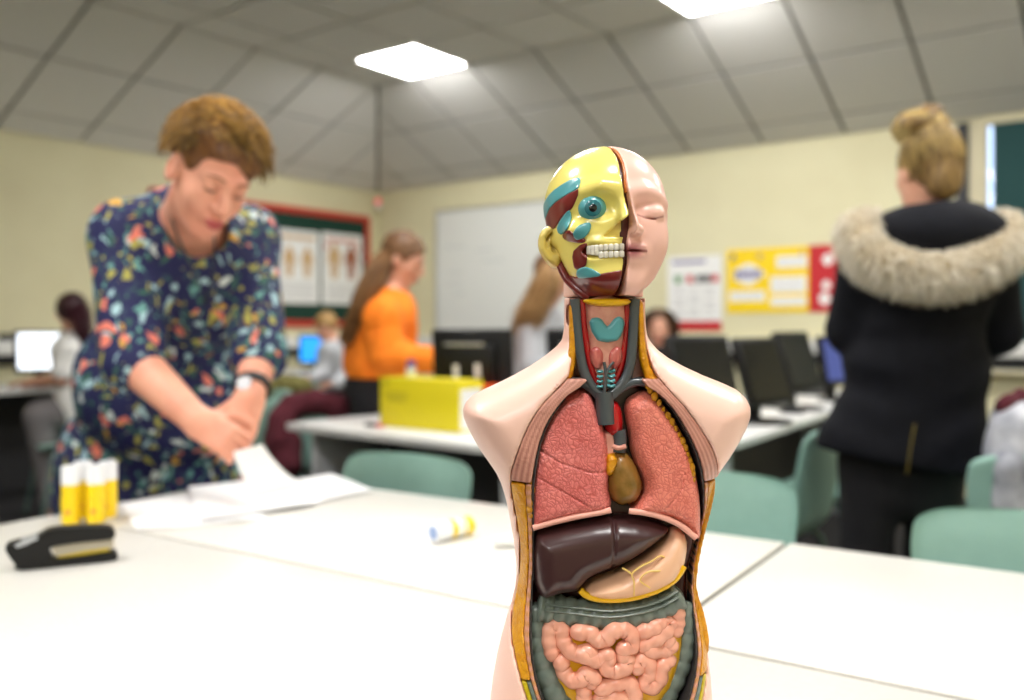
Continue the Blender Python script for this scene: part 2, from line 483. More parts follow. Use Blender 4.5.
# green board on the left wall: local x runs along the wall towards the far corner, local y into the wall
s_far = on_left(368, 217)[0]; z_top = on_left(368, 217)[1]; z_bot = on_left(345, 327)[1]
s_near = s_far + 2.4
RZL = math.atan2(-E2.y, -E2.x)
gb = empty('notice_board', R(0.001, s_near, z_bot), RZL, label='dark green notice board with a red frame holding anatomy posters', cat='notice board')
Lb, Hb = s_near - s_far, z_top - z_bot
local('felt', box((Lb / 2, -0.012, Hb / 2), (Lb - .06, 0.02, Hb - .06)), M_felt, gb)
for c, s in (((Lb / 2, -0.018, 0.03), (Lb, 0.034, 0.06)), ((Lb / 2, -0.018, Hb - 0.03), (Lb, 0.034, 0.06)),
             ((0.03, -0.018, Hb / 2), (0.06, 0.034, Hb - .12)), ((Lb - 0.03, -0.018, Hb / 2), (0.06, 0.034, Hb - .12))):
    local('frame_rail', box(c, s, 0.004), M_red, gb)
M_ink = [mat('print_tan', srgb(206, 170, 120), 0.7), mat('print_brown', srgb(160, 92, 60), 0.7), mat('print_grey', srgb(190, 190, 192), 0.7),
         mat('print_pink', srgb(214, 150, 140), 0.7), mat('print_red', srgb(196, 34, 44), 0.6), mat('print_yellow', srgb(250, 214, 20), 0.6),
         mat('print_purple', srgb(96, 84, 150), 0.6), mat('print_black', srgb(40, 40, 44), 0.6), mat('print_green', srgb(70, 140, 60), 0.6), M_paper]
TAN, BRN, GRY, PNK, RED, YEL, PUR, BLK, GRN, WHT = M_ink
def outline_mesh(pts, depth, th=0.0012):
    bm = bmesh.new(); a = [bm.verts.new((x, depth - th / 2, z)) for x, z in pts]; b = [bm.verts.new((x, depth + th / 2, z)) for x, z in pts]
    bm.faces.new(a); bm.faces.new(list(reversed(b)))
    for i in range(len(pts)): bm.faces.new([a[i - 1], a[i], b[i], b[i - 1]])
    return bm_mesh(bm)
FIG = [(0, 1), (.08, .98), (.1, .9), (.06, .84), (.2, .8), (.24, .62), (.3, .42), (.24, .4), (.17, .58), (.14, .45), (.16, .22), (.12, 0), (.03, 0), (.02, .35)]
FIG = FIG + [(-x, z) for x, z in reversed(FIG[1:])]
def left_poster(px0, py0, px1, py1, label, style):
    sA, zt = on_left(px0, py0); sB, zb = on_left(px1, py1)
    e = empty('anatomy_poster', R(0.024, sA, zb), RZL, label=label, cat='poster', group='anatomy posters on the green board')
    w, h = sA - sB, zt - zb
    local('sheet', box((w / 2, -0.002, h / 2), (w, 0.003, h)), M_paper, e)
    d = -0.0042
    inks = (TAN, TAN) if style == 0 else (TAN, BRN)
    for k, cx in enumerate((0.3, 0.72)):
        sc = h * (0.42 if style == 0 else 0.5)
        local('printed_figure', outline_mesh([(w * cx + x * sc * .95, h * 0.36 + z * sc) for x, z in FIG], d), inks[k], e)
    local('printed_title', box((w / 2, d, h * 0.9), (w * 0.8, 0.001, h * 0.05)), TAN if style == 0 else PNK, e)
    for k in range(5):
        local('printed_text', box((w / 2, d, h * (0.07 + 0.05 * k)), (w * (0.8 - 0.08 * (k % 2)), 0.001, h * 0.016)), GRY, e)
    if style:
        for cx in (0.1, 0.9): local('printed_figure', box((w * cx, d, h * 0.8), (w * 0.1, 0.001, h * 0.07)), PNK, e)
left_poster(274, 228, 317, 304, 'pale anatomy chart with two tan figures on the green board', 0)
left_poster(320, 232, 360, 305, 'anatomy chart with orange and brown muscle figures beside the red frame', 1)
left_poster(232, 222, 270, 304, 'white anatomy chart mostly hidden behind the woman in the floral dress', 0)
# whiteboard
t0, zt = on_back(437, 211); zb = on_back(437, 336)[1]; t1 = t0 + 2.0
wb = room_empty('whiteboard', t0, -0.0, zb, label='wall-mounted whiteboard on the far cream wall', cat='whiteboard')
wb.location = R(t0, 0.001, zb); L_, H_ = t1 - t0, zt - zb
local('board', box((L_ / 2, -0.010, H_ / 2), (L_ - .02, 0.016, H_ - .02)), M_wb, wb)
for c, s in (((L_ / 2, -0.014, 0.008), (L_, 0.026, 0.016)), ((L_ / 2, -0.014, H_ - .008), (L_, 0.026, 0.016)),
             ((0.008, -0.014, H_ / 2), (0.016, 0.026, H_ - .032)), ((L_ - .008, -0.014, H_ / 2), (0.016, 0.026, H_ - .032))):
    local('frame_rail', box(c, s), M_alu, wb)
local('pen_tray', box((L_ / 2, -0.05, -0.008), (0.7, 0.09, 0.015), 0.004), M_alu, wb)
M_faint = mat('faint_marker', srgb(196, 200, 200), 0.4)
for (x, z, w_) in ((.25, .85, .25), (.6, .8, .2), (.25, .6, .18), (.22, .5, .2), (.7, .7, .25), (.3, .4, .14)):
    local('marker_writing', box((x, -0.0186, z), (w_, 0.0008, 0.014)), M_faint, wb)
# posters on the back wall
def back_root(name, px0, py0, px1, py1, **kw):
    ta, za = on_back(px0, py0); tb, zb = on_back(px1, py1)
    e = empty(name, R(ta, 0.003, zb), RZ, **kw); return e, tb - ta, za - zb
e, w, h = back_root('poster', 668, 257, 722, 331, label='white chart with a row of small pictures and a dark red foot', cat='poster')
local('sheet', box((w / 2, -0.002, h / 2), (w, 0.003, h)), M_paper, e); d = -0.0042
local('printed_band', box((w / 2, d, h * 0.065), (w, 0.001, h * 0.13)), RED, e)
for k, (m, x) in enumerate(((GRN, .2), (RED, .42), (BLK, .6), (BLK, .74), (RED, .88))):
    local('printed_picture', box((w * x, d, h * 0.69), (w * 0.12, 0.001, h * 0.10)), m, e)
local('printed_title', box((w * .4, d, h * 0.92), (w * 0.62, 0.001, h * 0.04)), PUR, e)
for k in range(9):
    for x in (.22, .5, .78):
        if (k + int(x * 10)) % 4: local('printed_text', box((w * x, d, h * (0.2 + 0.045 * k)), (w * 0.2, 0.001, h * 0.014)), GRY, e)
e, w, h = back_root('poster', 727, 250, 841, 312, label='wide yellow banner with a red end and purple heading', cat='poster')
yw = w * 0.735
local('yellow_sheet', box((yw / 2, -0.002, h / 2), (yw, 0.003, h)), YEL, e)
local('red_sheet', box(((yw + w) / 2, -0.002, h / 2), (w - yw, 0.003, h)), RED, e)
# heading: rounded purple blob letters on the yellow sheet
blob = [(math.cos(a) * (1 + .12 * math.cos(5 * a)), math.sin(a) * (1 + .15 * math.cos(4 * a))) for a in np.linspace(0, 6.2, 22)]
local('printed_badge', outline_mesh([(yw * .27 + x * yw * .19, h * .6 + z * h * .15) for x, z in blob], d), WHT, e)
for k in range(6):
    local('printed_letter', outline_mesh([(yw * (.13 + .057 * k) + x * yw * .022, h * .6 + z * h * .075) for x, z in blob], d - 0.001), PUR, e)
for (x0, z0, x1, z1) in ((.62, .68, .98, .86), (.55, .3, .97, .55), (.04, .18, .48, .34), (.55, .10, .97, .24)):
    local('printed_box', box((yw * (x0 + x1) / 2, d, h * (z0 + z1) / 2), (yw * (x1 - x0), 0.001, h * (z1 - z0))), WHT, e)
    n = max(1, int((z1 - z0) / .07))
    for q in range(n):
        local('printed_text', box((yw * (x0 + x1) / 2, d - 0.001, h * (z0 + .04 + q * .07)), (yw * (x1 - x0) * .85, 0.001, h * .012)), GRY, e)
for (x, z, rr) in ((.08, .88, .03), (.42, .88, .04), (.92, .9, .03)):
    local('printed_logo', outline_mesh([(yw * x + a * yw * rr, h * z + b * h * .05) for a, b in blob], d), TAN if x > .3 else PUR, e)
for (x, z, rr) in ((.5, .2, .13), (.6, .78, .12), (.55, .4, .1)):
    local('printed_logo', outline_mesh([(yw + (w - yw) * x + a * (w - yw) * rr * 1.4, h * z + b * h * rr * .7) for a, b in blob], d), WHT, e)

# ---------------------------------------------------------------- front tables
M_top = mat('table_laminate', srgb(226, 223, 216), 0.30, vary=srgb(222, 219, 211), vscale=120, spec=0.4)
M_edge = mat('table_edge_grey', srgb(150, 148, 140), 0.5)
M_steel = mat('grey_steel', srgb(120, 122, 122), 0.4, metal=0.5)
M_darksteel = mat('dark_steel', srgb(60, 62, 64), 0.45, metal=0.4)
TZ = 0.74
def make_table(p, rz, L, D, label, thick=0.025, group=None, legs=True, name='classroom_table', z=TZ, cat='table', legm=None):
    """p = far-left... local origin corner, x along length, y towards the far side"""
    e = empty(name, (p.x, p.y, 0), rz, label=label, cat=cat, group=group)
    local('tabletop', box((L / 2, D / 2, z - 0.003), (L - .004, D - .004, 0.006), 0.001), M_top, e)
    local('edge_band', box((L / 2, D / 2, z - thick / 2 - 0.0035), (L, D, thick - 0.005), 0.004), M_edge, e)
    for x in (0.05, L - 0.05):
        for y in (0.05, D - 0.05):
            local('leg', box((x, y, (z - thick) / 2), (0.03, 0.03, z - thick), 0.003), legm or M_steel, e)
    for y in (0.05, D - .05):
        local('rail', box((L / 2, y, z - thick - 0.02), (L - .13, 0.025, 0.04)), legm or M_steel, e)
    return e
TA = math.radians(-32.9)                     # direction of the long edges
ta = Vector((math.cos(TA), math.sin(TA), 0)); tb = Vector((-math.sin(TA), math.cos(TA), 0))
P1 = wz(788, 542.4, TZ)                      # far corner shared by the two far tables
LT, DT = 1.2, 0.6; LL = 1.34
TG = 'tables pushed together in front'
make_table(P1 - ta * (LL + .003) - tb * (DT - .02), TA, LL, DT - .02, 'white-topped classroom table with papers and a lying glue stick', group=TG)
make_table(P1 + ta * .003 - tb * (DT - .02), TA, LT, DT - .02, 'bare white-topped classroom table in front of the woman in the parka', group=TG)
make_table(P1 - ta * (LL + .003) - tb * (2 * DT - .014), TA, LL, DT, 'white-topped classroom table carrying the stapler and the anatomy torso', group=TG)
make_table(P1 + ta * .003 - tb * (2 * DT - .014), TA, LT, DT, 'white-topped classroom table at the bottom right corner of the picture', group=TG)

# ---------------------------------------------------------------- teal school chairs
M_teal = mat('teal_plastic', srgb(154, 194, 182), 0.28, vary=srgb(149, 189, 177), vscale=30, bump=0.04, bscale=300)
M_frame = mat('chair_frame_steel', srgb(84, 110, 104), 0.4, metal=0.3)
def chair_meshes():
    """one-piece plastic shell (seat + back) and tube frame; local -y is the sitter's front"""
    prof = []                                # (y, z, halfwidth, cup)
    pr = [(-.20, .425, .17, 0.0), (-.205, .445, .185, .0), (-.16, .452, .195, .006), (-.05, .445, .2, .012), (.08, .44, .2, .015), (.14, .452, .198, .02),
          (.175, .49, .195, .03), (.19, .55, .195, .034), (.2, .62, .2, .034), (.212, .70, .205, .03), (.219, .745, .205, .027), (.225, .775, .196, .024), (.228, .793, .165, .018), (.2295, .801, .11, .010), (.230, .804, .04, .003)]
    sm = smooth_path([(a, b, c, d) for a, b, c, d in pr], 4); nx = 15
    def grid(off):
        V = []
        for i, (y, z, hw, cup) in enumerate(sm):
            j = min(i + 1, len(sm) - 1); k = max(i - 1, 0)
            ty, tz = sm[j][0] - sm[k][0], sm[j][1] - sm[k][1]; l = math.hypot(ty, tz); ny, nz = -tz / l, ty / l
            for q in range(nx):
                f = -1 + 2 * q / (nx - 1); x = hw * math.sin(f * math.pi / 2 * .98) / math.sin(math.pi / 2 * .98)
                c = cup * f * f
                V.append((x, y + ny * (c + off), z + nz * (c + off)))
        return V
    Va, Vb = grid(0.0), grid(-0.007); n = len(sm); F = []
    for i in range(n - 1):
        for q in range(nx - 1):
            a = i * nx + q; F.append((a, a + 1, a + nx + 1, a + nx)); o = n * nx; F.append((o + a, o + a + nx, o + a + nx + 1, o + a + 1))
    o = n * nx
    for i in range(n - 1):
        for q in (0, nx - 1):
            a = i * nx + q; F.append((a, a + nx, o + a + nx, o + a))
    for q in range(nx - 1):
        for i in (0, n - 1):
            a = i * nx + q; F.append((a, a + 1, o + a + 1, o + a))
    me = mesh_from(Va + Vb, F, True); bm = bmesh.new(); bm.from_mesh(me); shell = bm_mesh(bm, True, 60)
    legs = []
    for s in (-1, 1):
        legs.append(tube([(s * .15, -.13, .43), (s * .175, -.15, .40), (s * .20, -.215, .012)], 0.011, 8))
        legs.append(tube([(s * .15, .10, .43), (s * .175, .13, .40), (s * .20, .235, .012)], 0.011, 8))
    rail = tube([(-.15, -.13, .43), (-.15, .10, .43)], 0.011, 8); bar = tube([(-.19, .0, .428), (.19, .0, .428)], 0.011, 8)
    foot = lathe([(0.014, 0), (0.015, .012), (.012, .03)], 10)
    return shell, legs, rail, bar, foot
SH, LEGS, RAIL, BAR, FOOT = chair_meshes()
CHG = 'teal plastic school chairs'
def make_chair(loc, rz, label, zscale=1.0, tilt=0):
    e = empty('school_chair', (loc[0], loc[1], 0), rz, label=label, cat='chair', group=CHG); e.scale = (1, 1, zscale)
    local('seat_shell', SH, M_teal, e)
    for i, l in enumerate(LEGS):
        lg = local('leg', l, M_frame, e)
        s = -1 if i < 2 else 1
        ft = local('rubber_foot', FOOT, M_blackp, lg); ft.location = (s * .20, -.215 if i % 2 == 0 else .235, 0)
    local('rail', RAIL, M_frame, e); r = local('rail', RAIL, M_frame, e); r.location = (.30, 0, 0)
    local('crossbar', BAR, M_frame, e)
    return e
def chair_at(px, py, zt, rz, label):
    p = W(px, py, (ZC - zt) * FPX / (py - HOR)); make_chair((p.x - .225 * -math.sin(rz), p.y - .225 * math.cos(rz)), rz, label)
chair_at(412, 454, .803, TA, 'teal plastic chair standing behind the table between the papers and the torso')
chair_at(708, 470, .803, TA + .05, 'teal plastic chair just right of the torso model')
chair_at(1040, 512, .803, TA + .12, 'teal plastic chair at the right edge behind the bare table')
# ---------------------------------------------------------------- the anatomical torso model
TY = 0.72; UN = TY / FPX                    # depth of the model's middle plane, metres per photo pixel there
def px(pts, Y=TY): return [((x - 512) * Y / FPX, ZC - (y - HOR) * Y / FPX) for x, y in pts]
def round_poly(pts, m=3):
    n = len(pts); P = [np.array(p, float) for p in pts]; out = []
    for i in range(n):
        a, b, c, d = P[i - 1], P[i], P[(i + 1) % n], P[(i + 2) % n]
        for j in range(m):
            t = j / m
            out.append(0.5 * ((2 * b) + (-a + c) * t + (2 * a - 5 * b + 4 * c - d) * t * t + (-a + 3 * b - 3 * c + d) * t ** 3))
    return [tuple(p) for p in out]
def inflate(pts, Y, Bf, Bb, Rp, rnd=2, bulge=None):
    """solid with the outline pts (photo pixels at depth Y), rounded edges of Rp pixels, Bf / Bb metres thick to front / back"""
    poly = px(round_poly(pts, rnd) if rnd > 1 else pts, Y); Rw = Rp * Y / FPX
    def fn(P):
        d = -poly2(P[:, 0], P[:, 2], poly); q = np.maximum(1 - d / Rw, 0); dy = P[:, 1] - Y
        if bulge is not None: dy = dy + bulge(P)
        return (np.sqrt(q * q + (dy / np.where(dy < 0, Bf, Bb)) ** 2) - 1) * min(Rw, Bf)
    fn.box = (min(p[0] for p in poly), max(p[0] for p in poly), min(p[1] for p in poly), max(p[1] for p in poly), Y - Bf * 1.1 - .004, Y + Bb * 1.1 + .004)
    return fn
def bounds(fn, pad=0.004, y0=None, y1=None):
    b = fn.box; return (b[0] - pad, b[4] - pad if y0 is None else y0, b[2] - pad), (b[1] + pad, b[5] + pad if y1 is None else y1, b[3] + pad)
def organ(name, pts, Y, Bf, Bb, Rp, m, par, h=0.0013, colfn=None, rnd=2, extra=None, bulge=None, **kw):
    f = inflate(pts, Y, Bf, Bb, Rp, rnd, bulge); lo, hi = bounds(f, 0.006)
    g = f if extra is None else (lambda P: extra(P, f(P)))
    return link(name, sdf_mesh(g, lo, hi, h, colfn), m, par, **kw)

M_skin = mat('model_skin', srgb(244, 200, 184), 0.36, spec=0.45, coat=0.08)
M_skull = mat('model_bone_yellow', srgb(240, 222, 118), 0.24, coat=0.25)
M_ear = mat('model_ear_gold', srgb(222, 198, 104), 0.25, coat=0.25)
M_mus = mat('model_muscle_brown', srgb(118, 36, 32), 0.28, coat=0.25)
M_tealp = mat('model_teal', srgb(84, 158, 164), 0.28, coat=0.25)
M_sept = mat('model_dark_seam', srgb(74, 22, 18), 0.3, coat=0.2)
M_orange = mat('model_orange_edge', srgb(196, 112, 50), 0.3, coat=0.2)
M_fat = mat('model_fat_yellow', srgb(226, 160, 8), 0.32, coat=0.15, vary=srgb(206, 134, 6), vscale=160, bump=0.5, bscale=330)
M_ylw = mat('model_yellow', srgb(240, 186, 14), 0.3, coat=0.2)
M_rim = mat('model_rim', (1, 1, 1), 0.36, attr=True, bump=0.3, bscale=260, coat=0.1)
M_vein = mat('model_vein', srgb(70, 76, 80), 0.25, coat=0.3)
M_art = mat('model_artery', srgb(178, 16, 22), 0.22, coat=0.3)
M_pink = mat('model_pink', srgb(222, 160, 140), 0.32, coat=0.2, vary=srgb(200, 120, 108), vscale=110)
M_liver = mat('model_liver', srgb(66, 40, 40), 0.30, coat=0.12, vary=srgb(58, 33, 34), vscale=14)
M_stom = mat('model_stomach', srgb(242, 190, 154), 0.3, coat=0.2)
M_colon = mat('model_colon', srgb(114, 124, 116), 0.3, coat=0.2, vary=srgb(98, 110, 102), vscale=90)
M_gut = mat('model_small_bowel', srgb(238, 172, 148), 0.26, coat=0.3, vary=srgb(228, 156, 132), vscale=60)
M_heart = mat('model_heart', srgb(150, 106, 48), 0.26, coat=0.3, vary=srgb(112, 84, 26), vscale=75, bump=0.3, bscale=120)
M_lining = mat('model_lining', srgb(58, 54, 54), 0.4)
M_thyr = mat('model_thyroid', srgb(206, 120, 108), 0.3, coat=0.2, vary=srgb(170, 60, 58), vscale=140, stretch=(1.6, 1.6, .5))
def lung_mat(name, c1, c2, c3):
    m = mat(name, c1, 0.30, coat=0.2); nt = m.node_tree; b = nt.nodes['Principled BSDF']
    tc = _n(nt, 'ShaderNodeTexCoord')
    nz = _n(nt, 'ShaderNodeTexNoise'); nz.inputs['Scale'].default_value = 90
    mx = _n(nt, 'ShaderNodeMix', data_type='RGBA'); mx.inputs[0].default_value = 0.012
    nt.links.new(tc.outputs['Object'], nz.inputs['Vector']); nt.links.new(tc.outputs['Object'], mx.inputs[6]); nt.links.new(nz.outputs['Color'], mx.inputs[7])
    v = _n(nt, 'ShaderNodeTexVoronoi', feature='DISTANCE_TO_EDGE'); v.inputs['Scale'].default_value = 300
    nt.links.new(mx.outputs[2], v.inputs['Vector'])
    rp = _n(nt, 'ShaderNodeValToRGB'); rp.color_ramp.elements[0].position = 0.0; rp.color_ramp.elements[0].color = (*c3, 1)
    rp.color_ramp.elements[1].position = 0.14; rp.color_ramp.elements[1].color = (*c1, 1)
    nt.links.new(v.outputs['Distance'], rp.inputs[0])
    n2 = _n(nt, 'ShaderNodeTexNoise'); n2.inputs['Scale'].default_value = 45; n2.inputs['Detail'].default_value = 5
    nt.links.new(tc.outputs['Object'], n2.inputs['Vector'])
    r2 = _n(nt, 'ShaderNodeValToRGB'); r2.color_ramp.elements[0].position = 0.4; r2.color_ramp.elements[0].color = (*c2, 1); r2.color_ramp.elements[1].position = 0.6; r2.color_ramp.elements[1].color = (1, 1, 1, 1)
    nt.links.new(n2.outputs['Fac'], r2.inputs[0])
    mu = _n(nt, 'ShaderNodeMix', data_type='RGBA', blend_type='MULTIPLY'); mu.inputs[0].default_value = 1
    nt.links.new(rp.outputs[0], mu.inputs[6]); nt.links.new(r2.outputs[0], mu.inputs[7]); nt.links.new(mu.outputs[2], b.inputs['Base Color'])
    bp = _n(nt, 'ShaderNodeBump'); bp.inputs['Strength'].default_value = 0.35; bp.inputs['Distance'].default_value = 0.0016
    r3 = _n(nt, 'ShaderNodeValToRGB'); r3.color_ramp.elements[1].position = 0.3; nt.links.new(v.outputs['Distance'], r3.inputs[0])
    nt.links.new(r3.outputs[0], bp.inputs['Height']); nt.links.new(bp.outputs[0], b.inputs['Normal'])
    return m
M_lungA = lung_mat('model_lung_right', srgb(234, 134, 128), (.88, .74, .74), srgb(204, 98, 92))
M_lungB = lung_mat('model_lung_left', srgb(236, 138, 120), (.92, .82, .80), srgb(212, 108, 94))
M_lungedge = mat('model_lung_edge', srgb(236, 172, 156), 0.3, coat=0.2)

base = wz(606, 812, TZ); base.y = TY
torso = empty('anatomical_torso', (base.x, TY + .005, TZ), label='half-size human torso model with open chest, exposed organs and half-skull head', cat='anatomical model')

# --- skin shell
OUT = [(564, 235), (564, 285), (564, 330), (557, 346), (530, 366), (500, 382), (473, 395), (463, 409), (467, 425), (480, 449), (496, 472), (505, 495), (512, 530), (516, 562), (515, 588),
       (506, 620), (497, 655), (490, 700), (490, 745), (500, 790), (540, 806), (600, 800), (660, 806), (704, 790), (714, 745), (711, 700), (707, 655), (700, 615), (693, 580), (697, 540), (706, 505),
       (713, 478), (727, 457), (744, 427), (748, 406), (735, 389), (702, 375), (668, 358), (650, 342), (645, 326), (645, 285), (645, 235)]
BR, BF_ = 42, 0.046
body = inflate(OUT, TY, BF_, 0.05, BR, 2); polyB = px(round_poly(OUT, 2))
RIM_O = [(571, 290), (570, 340), (566, 372), (552, 388), (534, 408), (521, 434), (512, 462), (511, 482), (516, 510), (520, 540), (519, 570), (515, 592), (511, 620), (516, 645), (527, 680), (545, 715), (575, 740), (610, 748),
         (650, 740), (675, 720), (691, 690), (702, 655), (706, 635), (700, 605), (693, 580), (699, 540), (708, 505), (712, 480), (708, 458), (694, 430), (676, 404), (658, 384), (646, 366), (640, 335), (639, 290)]
RIM_I = [(577, 290), (580, 350), (586, 378), (566, 392), (550, 412), (540, 436), (534, 470), (533, 500), (533, 560), (531, 600), (532, 640), (540, 675), (555, 705), (580, 728), (610, 735),
         (640, 728), (662, 710), (680, 675), (688, 640), (686, 600), (686, 570), (694, 535), (696, 500), (690, 462), (678, 430), (662, 404), (648, 390), (632, 378), (634, 340), (634, 290)]
polyO = px(round_poly(RIM_O, 2)); polyI = px(round_poly(RIM_I, 2))
zcut = ZC - (298 - HOR) * UN
def bodycut(P):
    return np.maximum(body(P), P[:, 2] - zcut)
def skin_fn(P):
    b = bodycut(P); o = poly2(P[:, 0], P[:, 2], polyO)
    return smax(b, -np.maximum(o, P[:, 1] - TY + 0.004), 0.0016)
lo, hi = bounds(body, 0.006); hi = (hi[0], hi[1], zcut + .004); ZB = TZ + 0.022
lo = (lo[0], lo[1], ZB - .004)
def skin_stand(P): return np.maximum(skin_fn(P), ZB - P[:, 2])
link('body_shell', sdf_mesh(skin_stand, lo, hi, 0.0022), M_skin, torso)
st = box((base.x, TY + .005, TZ + 0.011), (0.20, 0.13, 0.022), 0.006); link('stand', st, M_white, torso)
# --- cut rim: bands between the outer and the inner edge of the opening
XMID = (606 - 512) * UN
def rim_band(name, f0, f1, y0, y1, m, colfn=None, rec=0.0015, h=0.0012, side=0):
    zt, zb = ZC - (y0 - HOR) * UN, ZC - (y1 - HOR) * UN
    def fn(P):
        o = -poly2(P[:, 0], P[:, 2], polyO); i = poly2(P[:, 0], P[:, 2], polyI)
        f = o / np.maximum(o + i, 0.002); w = 0.011
        q = np.clip(1 + poly2(P[:, 0], P[:, 2], polyB) / (BR * UN), 0, 1)
        front = np.maximum(BF_ * np.sqrt(1 - q * q) - rec, 0.0165 - rec)
        g = np.maximum((TY - front - P[:, 1]) * 0.6, np.maximum(-o, -i)); g = np.maximum(g, P[:, 1] - TY + 0.002)
        if side: g = np.maximum(g, (P[:, 0] - XMID) * -side)
        g = np.maximum(g, np.maximum((f - f1) * w, (f0 - f) * w))
        return np.maximum(g, np.maximum(P[:, 2] - zt, zb - P[:, 2]))
    xs = [p[0] for p in polyO]
    return link(name, sdf_mesh(fn, (min(xs) - .004, TY - .056, max(zb - .004, ZB)), (max(xs) + .004, TY + .006, zt + .004), h, colfn), m, torso)
def colmix(c0, c1, t): return np.array(c0)[None] * (1 - t[:, None]) + np.array(c1)[None] * t[:, None]
def frac(V):
    o = -poly2(V[:, 0], V[:, 2], polyO); i = poly2(V[:, 0], V[:, 2], polyI); return o / np.maximum(o + i, 0.002)
def muscle_col(V):
    f = frac(V); s = 0.5 + 0.5 * np.sin(f * 26); return colmix(srgb(176, 112, 98), srgb(214, 158, 140), s)
M_olive = mat('model_fat_olive', srgb(196, 172, 20), 0.32, coat=.15)
low_col = lambda V: colmix(srgb(214, 150, 130), srgb(200, 140, 80), 0.5 + .5 * np.sin(V[:, 2] * 900))
for sd in (-1, 1):
    rim_band('muscle_layer', 0.02, 0.86, 376, 474, M_rim, muscle_col, side=sd)
    rim_band('fat_layer', 0.02, 0.62, 475.5, 660, M_fat, side=sd)
    rim_band('muscle_layer', 0.63, 0.87, 475.5, 740, M_rim, low_col, rec=0.002, side=sd)
    rim_band('fat_layer', 0.02, 0.34, 661, 742, M_olive, side=sd)
    rim_band('muscle_layer', 0.35, 0.62, 661, 742, M_colon, side=sd)
    rim_band('lining', 0.88, 1.0, 395, 740, M_lining, rec=0.004, side=sd)
# fat beads along the inner edge of the ribs
bm = bmesh.new(); bmesh.ops.create_icosphere(bm, subdivisions=2, radius=1.0); BEAD = bm_mesh(bm, True)
def bead(x, y, r):
    o = link('fat_bead', BEAD, M_fat, torso); o.location = W(x, y, TY - 0.037); o.scale = (r, r * .8, r * 1.35)
for k in range(15):
    f = k / 14
    bead(540 - 9 * math.sin(f * 1.5) + (0.8 * (-1) ** k) - 1, 424 + f * 92, 0.0021 + .0006 * math.sin(k * 2.1))
for k in range(15):
    f = k / 14
    bead(650 + 44 * math.sin(f * 1.45), 390 + 90 * f, 0.0022 + .0006 * math.sin(k * 1.7))
for (x, y) in ((558, 385), (562, 382), (566, 385), (649, 385), (653, 382), (657, 386), (661, 390)): bead(x, y, .0030)
# cavity back wall
organ('cavity_wall', [(x, y) for x, y in RIM_I], TY - 0.004, 0.010, 0.012, 4, M_sept, torso, h=0.002)

# --- lungs
def fissures(lines, depth):
    def ex(P, f):
        for ln, yy in lines:
            pts = [Vector(W(x, y, yy)) for x, y in ln]
            d = None
            for a, b in zip(pts[:-1], pts[1:]):
                q = P[:, [0, 2]]; A2 = np.array((a.x, a.z), f32); B2 = np.array((b.x, b.z), f32); e = B2 - A2
                h = np.clip((q - A2) @ e / float(e @ e), 0, 1); dd = np.linalg.norm(q - A2 - h[:, None] * e, axis=1)
                d = dd if d is None else np.minimum(d, dd)
            f = f + np.maximum(0, depth - d * 1.2) * 0.9
        return f
    return ex
LUNG_R = [(574, 390), (583, 388), (591, 394), (597, 408), (602, 424), (607, 436), (609, 455), (609, 490), (609, 509), (575, 515), (545, 523), (530, 528), (529, 500), (530, 468), (536, 436), (547, 411), (561, 396)]
LUNG_L = [(634, 394), (643, 390), (654, 395), (668, 411), (682, 434), (692, 460), (698, 492), (699, 520), (697, 538), (680, 523), (660, 515), (630, 510), (634, 500), (641, 490), (641, 476), (634, 462), (629, 446), (628, 432), (624, 412), (626, 400)]
bl = lambda P: -0.010 * np.clip(1 - ((P[:, 0] - 0.075) / 0.08) ** 2, 0, 1)
ly = 0.700
organ('right_lung', LUNG_R, ly, 0.020, 0.016, 13, M_lungA, torso, h=0.0011,
      extra=fissures([(((534, 446), (560, 462), (590, 472), (610, 472)), ly - .015), (((540, 478), (565, 492), (592, 508)), ly - .015)], 0.0011))
organ('left_lung', LUNG_L, ly, 0.021, 0.016, 14, M_lungB, torso, h=0.0011,
      extra=fissures([(((684, 470), (680, 490), (665, 508)), ly - .015)], 0.0009))
def strip(name, pts, r, m, par, n=8, flat=1.0): return link(name, tube(smooth_path(pts, 5), r, n, flat), m, par)
def Wd(l, Y): return [W(x, y, Y) for x, y in l]
strip('lung_edge', Wd([(533, 528), (550, 523), (575, 517), (598, 513), (611, 510)], ly - .017), 0.0024, M_lungedge, torso)
strip('lung_edge', Wd([(629, 511), (645, 513), (662, 517), (680, 525), (696, 538)], ly - .017), 0.0024, M_lungedge, torso)
organ('lung_flap', [(603, 432), (610, 430), (616, 436), (618, 446), (614, 456), (606, 462), (600, 450)], ly - .004, 0.008, 0.01, 6, M_lungedge, torso)
